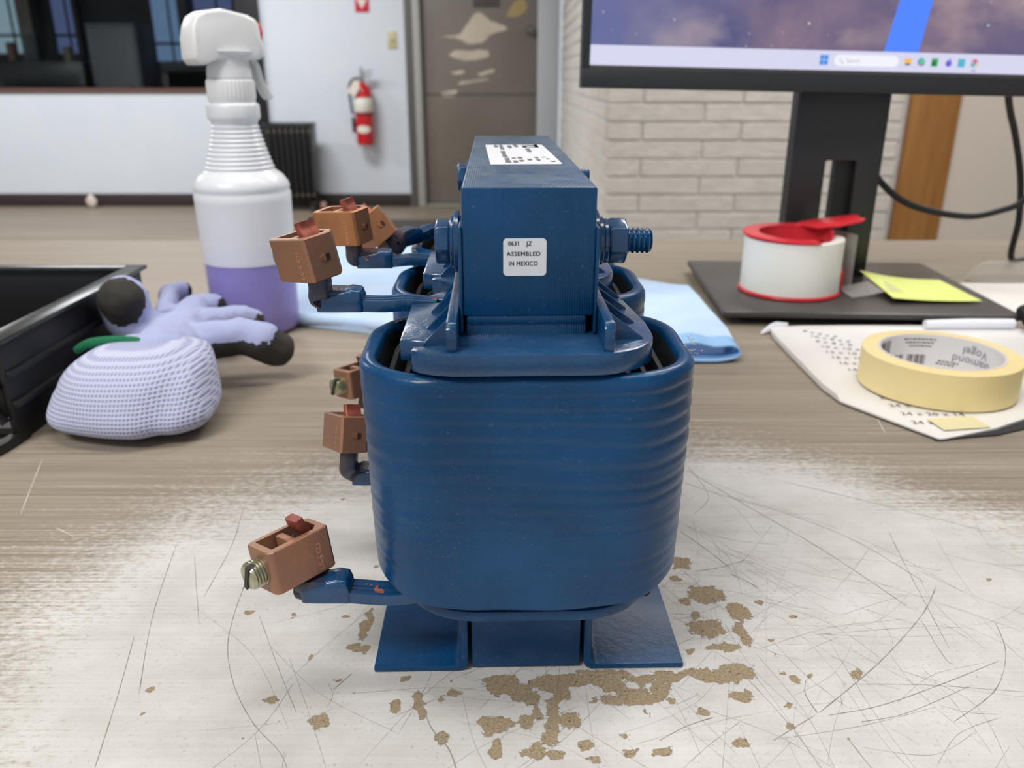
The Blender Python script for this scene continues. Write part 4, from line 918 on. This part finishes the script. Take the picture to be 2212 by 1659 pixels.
icon('search_glass', [([(ix + .0145 + .0017 * math.cos(a * .4), zc + .0004 + .0017 * math.sin(a * .4)) for a in range(16)], S(130, 132, 150)), (ci(ix + .0145, zc + .0004, .0011), S(238, 238, 248)), ([(ix + .0155, zc - .0008), (ix + .0172, zc - .0026), (ix + .0176, zc - .0022), (ix + .0159, zc - .0004)], S(130, 132, 150))])
tx = text_bm('Search', .0046); xf(tx, Matrix.Translation((ix + .0200, -.0014, zc - .0016)) @ Matrix.Rotation(R(90), 4, 'X'))
obj('search_text', xf(tx, pm), emit('search_text', S(168, 170, 186), .7), tk, smooth=0)
def icx(i): return .0335 + .0123 * i
icon('folder_icon', [(sq(icx(0), zc, .0033, .0028), S(244, 186, 84)), (sq(icx(0), zc - .002, .002, .001), S(60, 120, 190))])
icon('browser_icon', [(ci(icx(1), zc, .0034), S(40, 150, 190)), (ci(icx(1) + .0008, zc + .0008, .002), S(92, 200, 140)), (ci(icx(1) - .0012, zc - .0018, .0013), S(220, 120, 110))])
icon('spreadsheet_icon', [(sq(icx(2), zc, .003, .0034), S(60, 170, 96)), (sq(icx(2) - .0008, zc - .0008, .0018, .002), S(26, 100, 58))])
icon('chat_icon', [(ci(icx(3) + .0006, zc - .0005, .0028), S(96, 92, 206)), (ci(icx(3) + .0014, zc + .0022, .0014), S(150, 146, 230))])
icon('square_icon', [(sq(icx(4), zc, .0032, .0034), S(84, 176, 204))])
icon('round_browser_icon', [(ci(icx(5), zc, .0034, 20, 160), S(222, 84, 76)), (ci(icx(5), zc, .0034, 160, 280), S(70, 160, 96)), (ci(icx(5), zc, .0034, 280, 380), S(236, 190, 80)), (ci(icx(5), zc, .0014), S(80, 130, 220))])
icon('active_mark', [(sq(icx(5), zc - .0062, .0020, .0005), S(130, 130, 150))])
CAB = M('cable_black', S(28, 31, 34), .5)
c1 = obj('display_cable', tube(B(), [(.329, .845, .205), (.335, .850, .178), (.3435, .853, .141), (.366, .857, .108), (.407, .860, .077), (.467, .860, .0640), (.505, .860, .0700), (.530, .862, .082), (.556, .870, .120)], .0034, 10), CAB)
tag(c1, 'black display cable drooping from the monitor neck across the oak trim', 'cable')
c2 = obj('power_cable', tube(B(), [(.470, .832, .212), (.480, .845, .185), (.496, .862, .165), (.514, .877, .143), (.536, .890, .10), (.550, .900, .055), (.570, .93, .0034), (.62, .96, .0034)], .0034, 10), CAB)
tag(c2, 'black power cable hanging straight down behind the right end of the monitor', 'cable')
c3 = obj('loose_cable', tube(B(), [(.428, .668, .0170), (.4275, .652, .0095), (.426, .640, .0062), (.436, .622, .0060), (.47, .60, .0060), (.56, .60, .0060)], .0058, 10), CAB)
tag(c3, 'thick black cable end curling off the front right corner of the monitor base', 'cable')

# ---- packing tape in its red dispenser, standing on the monitor base
BT = .0128
dp = empty('packing_tape', (.2580, .7530, BT), label='roll of white packing tape in a red plastic dispenser on the monitor base', cat='tape')
TAPEW = M('white_tape_roll', S(246, 245, 240), .35, n_scale=8, n_col=S(240, 240, 230)); RP = M('red_plastic', S(222, 44, 56), .35)
obj('tape_roll', lathe(B(), [(.036, .0025), (.0435, .0025), (.0440, .003), (.0440, .0495), (.0435, .050), (.0365, .050), (.036, .0495), (.036, .0025)], 64, caps=False), TAPEW, dp)
obj('core', lathe(B(), [(.0335, .002), (.036, .002), (.036, .049), (.0335, .049), (.0335, .002)], 64, caps=False), M('tape_core', S(214, 212, 214), .5), dp)
obj('bottom_ring', lathe(B(), [(.020, .0002), (.0452, .0002), (.0458, .001), (.0452, .0024), (.020, .0024), (.020, .0002)], 64, caps=False), RP, dp)
def arc_band(r0, r1, a0, a1, zf, th, n=60):
    rings = []
    for i in range(n + 1):
        a = R(a0 + (a1 - a0) * i / n); z = zf(i / n); c_, s_ = math.cos(a), math.sin(a)
        rings.append([(r0 * c_, r0 * s_, z), (r1 * c_, r1 * s_, z), (r1 * c_, r1 * s_, z + th), (r0 * c_, r0 * s_, z + th)])
    return loft(B(), rings)
bm = arc_band(.0315, .0458, -78, -325, lambda t: .0505 + .0030 * t, .0022)
obj('top_ring', bm, RP, dp, bevel=.0004, smooth=30)
obj('hub_wall', arc_band(.0318, .0334, -150, -385, lambda t: .0395 + .004 * t, .0128), RP, dp, smooth=30)
bm = prism(B(), [(.022, .004), (.038, -.006), (.058, -.006), (.0625, -.001), (.059, .006), (.0625, .013), (.060, .022), (.036, .034), (.018, .040), (.012, .036)], .0535, .0558)
for v in bm.verts: v.co.z += max(0, v.co.x - .012) * .22 
obj('grip_tab', bm, RP, dp, bevel=.0004)
bm = bx(-.0125, .011, -.0395, -.0345, .0485, .0515); obj('front_tab', bm, RP, dp, bevel=.0004)
bm = B(); box(bm, .004, .0145, -.034, -.0325, .0405, .0515); box(bm, -.012, .0145, -.034, -.0325, .0495, .0515); box(bm, -.012, .0145, -.034, -.0325, .0405, .0425); obj('hub_clip', bm, RP, dp, smooth=0)
bm = prism(B(), [(.004, .002), (.010, .0015), (.012, .006), (.0095, .010), (.0095, .013), (.0125, .017), (.012, .0205), (.0075, .021), (.004, .017)], .0440, .0462, 'x'); xf(bm, Matrix.Translation((.0012, -.011, 0)))
obj('cutter', bm, RP, dp, bevel=.0004)
GUARD = clear_mat('clear_guard', S(224, 220, 216), .22, .12)
obj('clear_guard', strip(B(), [(.030, .033, .028), (.046, .018, .028), (.0515, .002, .028), (.054, -.01, .028)], (0, 0, 1), .0245, .0007), GUARD, dp)
obj('loose_tape', strip(B(), [(.047, -.014, .0010), (.062, -.013, .0030), (.078, -.010, .0055), (.094, -.012, .0062)], (0, 1, 0), .020, .0005), GUARD, dp)

# ---- sticky note
b = B(); n = 12; G = []
P00, P10, P11, P01 = Vector((.3345, .7035, 0)), Vector((.4125, .7030, 0)), Vector((.4175, .7900, 0)), Vector((.3385, .7910, 0))
for side in (0, 1):
    for j in range(n + 1):
        for i in range(n + 1):
            u, v_ = i / n, j / n; p = P00.lerp(P10, u).lerp(P01.lerp(P11, u), v_)
            z = .0131 + .0095 * (1 - u) ** 2.2 * (.45 + .55 * v_) + .0016 * (1 - v_) * u + .0004 * side
            G.append(b.verts.new((p.x, p.y, z)))
s_ = (n + 1) ** 2
for k in (0, s_):
    for j in range(n):
        for i in range(n): b.faces.new([G[k + q] for q in (j * (n + 1) + i, j * (n + 1) + i + 1, (j + 1) * (n + 1) + i + 1, (j + 1) * (n + 1) + i)])
rimv = [i for i in range(n + 1)] + [j * (n + 1) + n for j in range(1, n + 1)] + [n * (n + 1) + i for i in range(n - 1, -1, -1)] + [j * (n + 1) for j in range(n - 1, 0, -1)]
for a, c in zip(rimv, rimv[1:] + rimv[:1]): b.faces.new((G[a], G[c], G[s_ + c], G[s_ + a]))
o = obj('sticky_note', b, M('yellow_green_note', S(222, 232, 128), .6, n_scale=40, n_col=S(216, 226, 118)), smooth=60)
tag(o, 'yellow-green sticky note with a curled left side on the monitor base', 'note')

# ---- white printed mailer on a black board, and the masking tape roll on it
o = obj('black_board', prism(B(), [(.2470, .4390), (.2880, .4465), (.52, .545), (.52, .67), (.30, .66)], .0003, .0013), M('board_black', S(34, 34, 38), .5), bevel=.0006)
tag(o, 'thin black board showing under the right edge of the printed white sheet', 'board')
ml = empty('printed_sheet', (0, 0, 0), label='white sheet printed with a column of box sizes, right of the reactor', cat='sheet')
rows = [(.4385, .2488, .2515), (.4530, .2395, .2905), (.4700, .2290, .3200), (.4970, .2130, .3800), (.5230, .2100, .4400), (.6000, .2105, .4900), (.6400, .2115, .4950), (.6550, .2140, .4400), (.6620, .2200, .4100), (.6655, .2450, .3350)]
zsheet = lambda x, y: .0024 + .0006 * noise.noise((x * 18, y * 18, 2)) + (.0030 * max(0, (.222 - x) / .012) * (y > .5) if x < .222 else 0) + .0028 * max(0, (y - .650) / .03)
PAPER = M('white_sheet', S(232, 229, 226), .6, n_scale=9, n_col=S(226, 222, 218))
obj('sheet', rowsheet(rows, zsheet, 40, 5, .0014), PAPER, ml, smooth=50)
FOLD = M('fold_white', S(238, 240, 250), .5)
obj('rolled_edge', tube(B(), [(.343, .6585, .0066), (.380, .6590, .0070), (.4165, .6590, .0070)], [.0038, .0044, .0042], 12), FOLD, ml)
obj('torn_corner', loft(B(), [[(.2035, .648, .001), (.2100, .6510, .0015), (.2090, .6520, .0050), (.2050, .650, .0035)], [(.213, .657, .002), (.221, .660, .003), (.220, .661, .0085), (.214, .659, .0065)], [(.224, .664, .002), (.232, .665, .003), (.232, .666, .006), (.225, .666, .0055)]]), FOLD, ml, bevel=.0005)
obj('tape_patch', xf(bx(-.0150, .0150, -.0085, .0085, 0, .0003), Matrix.Translation((.2700, .4585, .0032)) @ Matrix.Rotation(R(8), 4, 'Z')), M('tape_patch_yellow', S(226, 216, 172), .6), ml, smooth=0)
b = B()
SIZES = ['6 x 6 x 6', '10 x 8 x 6', '8 x 8 x 8', '10 x 10 x 10', '12 x 10 x 8', '16 x 10 x 8', '16 x 12 x 10', '14 x 14 x 14', '18 x 14 x 12', '18 x 16 x 12', '20 x 16 x 12', '20 x 20 x 14', '24 x 18 x 12', '24 x 20 x 14', '24 x 24 x 20']
for i, s in enumerate(SIZES):
    y = .652 - .0138 * i; x = .2395 + .0012 * math.sin(i)
    if i >= 11: x += .002
    tb_ = text_bm(s, .0070, 0, sp=1.08)
    xf(tb_, Matrix.Translation((x, y, .0)) @ Matrix.Rotation(R(-36 + 5.5 * min(i, 6)), 4, 'Z'))
    for v in tb_.verts: v.co.z = zsheet(v.co.x, v.co.y) + .00045
    merge(b, tb_)
obj('box_sizes', b, M('print_grey', S(92, 92, 100), .7), ml, smooth=0)

mk = empty('masking_tape', (.2868, .5235, .0036), label='roll of cream masking tape lying on the printed sheet', cat='tape')
TR = M('crepe_cream', S(240, 222, 166), .6, b_scale=300, b_str=.12, n_scale=14, n_col=S(236, 216, 154))
obj('tape_roll', lathe(B(), [(.0392, 0), (.0487, 0), (.0492, .0005), (.0492, .0235), (.0487, .024), (.0392, .024), (.0392, 0)], 96, caps=False), TR, mk)
co = obj('core', lathe(B(), [(.0376, .0003), (.0393, .0003), (.0393, .0243), (.0376, .0243), (.0376, .0003)], 96, caps=False), M('core_card', S(214, 208, 204), .6), mk)
obj('core_lining', lathe(B(), [(.0374, .0006), (.0376, .0006), (.0376, .0240), (.0374, .0240), (.0374, .0006)], 96, caps=False), M('core_print_paper', S(222, 220, 220), .55), mk)
def ring_bend(bm, a0, z0, Rr=.0372):
    """wrap flat (x, y) artwork upside-down on the inside of the core"""
    for v in bm.verts:
        a = R(a0) + v.co.x / Rr; z = z0 - v.co.y; v.co = (Rr * math.cos(a), Rr * math.sin(a), z)
    return bm
b = B()
merge(b, ring_bend(text_bm('diamond', .0082), 6, .0125)); merge(b, ring_bend(text_bm('Vogel', .0082), 12, .0195))
obj('lettering', b, M('print_blue_grey', S(104, 116, 140), .6), co, smooth=0)
b = B(); rb_ = random.Random(5)
for a0, z0, z1, L in ((121, .0120, .0215, .026), (76, .0015, .0095, .022)):
    x = 0
    while x < L:
        wv = rb_.choice((.0004, .0004, .0008, .0013))
        if not (L * .55 < x < L * .68):
            q = B(); box(q, x, x + wv, -z1, -z0, 0, 0.00001); bmesh.ops.remove_doubles(q, verts=q.verts[:], dist=.00002); merge(b, ring_bend(q, a0, 0))
        x += wv + rb_.choice((.0004, .0007, .001))
obj('barcode', b, M('print_black', S(78, 72, 76), .6), co, smooth=0)
b = B()
for zz, L, a0 in ((.0210, .020, 68), (.0185, .018, 70), (.0160, .015, 72), (.0060, .014, 42), (.0040, .010, 46)):
    x = 0
    while x < L:
        wv = rb_.uniform(.0008, .0026); q = B(); box(q, x, x + wv, -zz - .0005, -zz + .0005, 0, .00001); merge(b, ring_bend(q, a0, 0)); x += wv + .0007
obj('fine_print', b, INKG, co, smooth=0)

# ---- paper and clear plastic at the far right
b = rowsheet([(.6955, .4480, .5600), (.76, .4360, .5600), (.8268, .4230, .5600)], lambda x, y: .0012, 8, 3)
for v in b.verts:
    if v.co.x < .46 and v.co.y < .70: pass
o = obj('blank_paper', b, M('blank_paper_white', S(226, 220, 216), .6), smooth=0)
tag(o, 'plain pale sheet of paper on the table right of the monitor base', 'paper')
gp = empty('safety_lens', (.515, .842, .0), label='clear curved plastic lens lying at the right edge of the table', cat='lens')
GL = clear_mat('clear_lens_plastic', S(226, 220, 212), .20, .04)
rings = []
for k in range(9):
    f = k / 8; a_ = R(90 * f); rr = math.cos(a_); zz = .0026 + .019 * math.sin(a_)
    rings.append([((.042 * (.35 + .65 * rr)) * math.cos(2 * math.pi * i / 40), (.0145 * (.25 + .75 * rr)) * math.sin(2 * math.pi * i / 40), zz) for i in range(40)])
obj('shell', loft(B(), rings, True, False), GL, gp, smooth=60)
obj('rim', loft(B(), [[(x * k, y * k, z) for x, y in [(.0425 * math.cos(2 * math.pi * i / 40), .015 * math.sin(2 * math.pi * i / 40)) for i in range(40)]] for k, z in ((.94, .0016), (1, .0016), (1, .0036), (.94, .0036), (.94, .0016))], True, False), clear_mat('lens_rim', S(200, 196, 190), .35), gp)
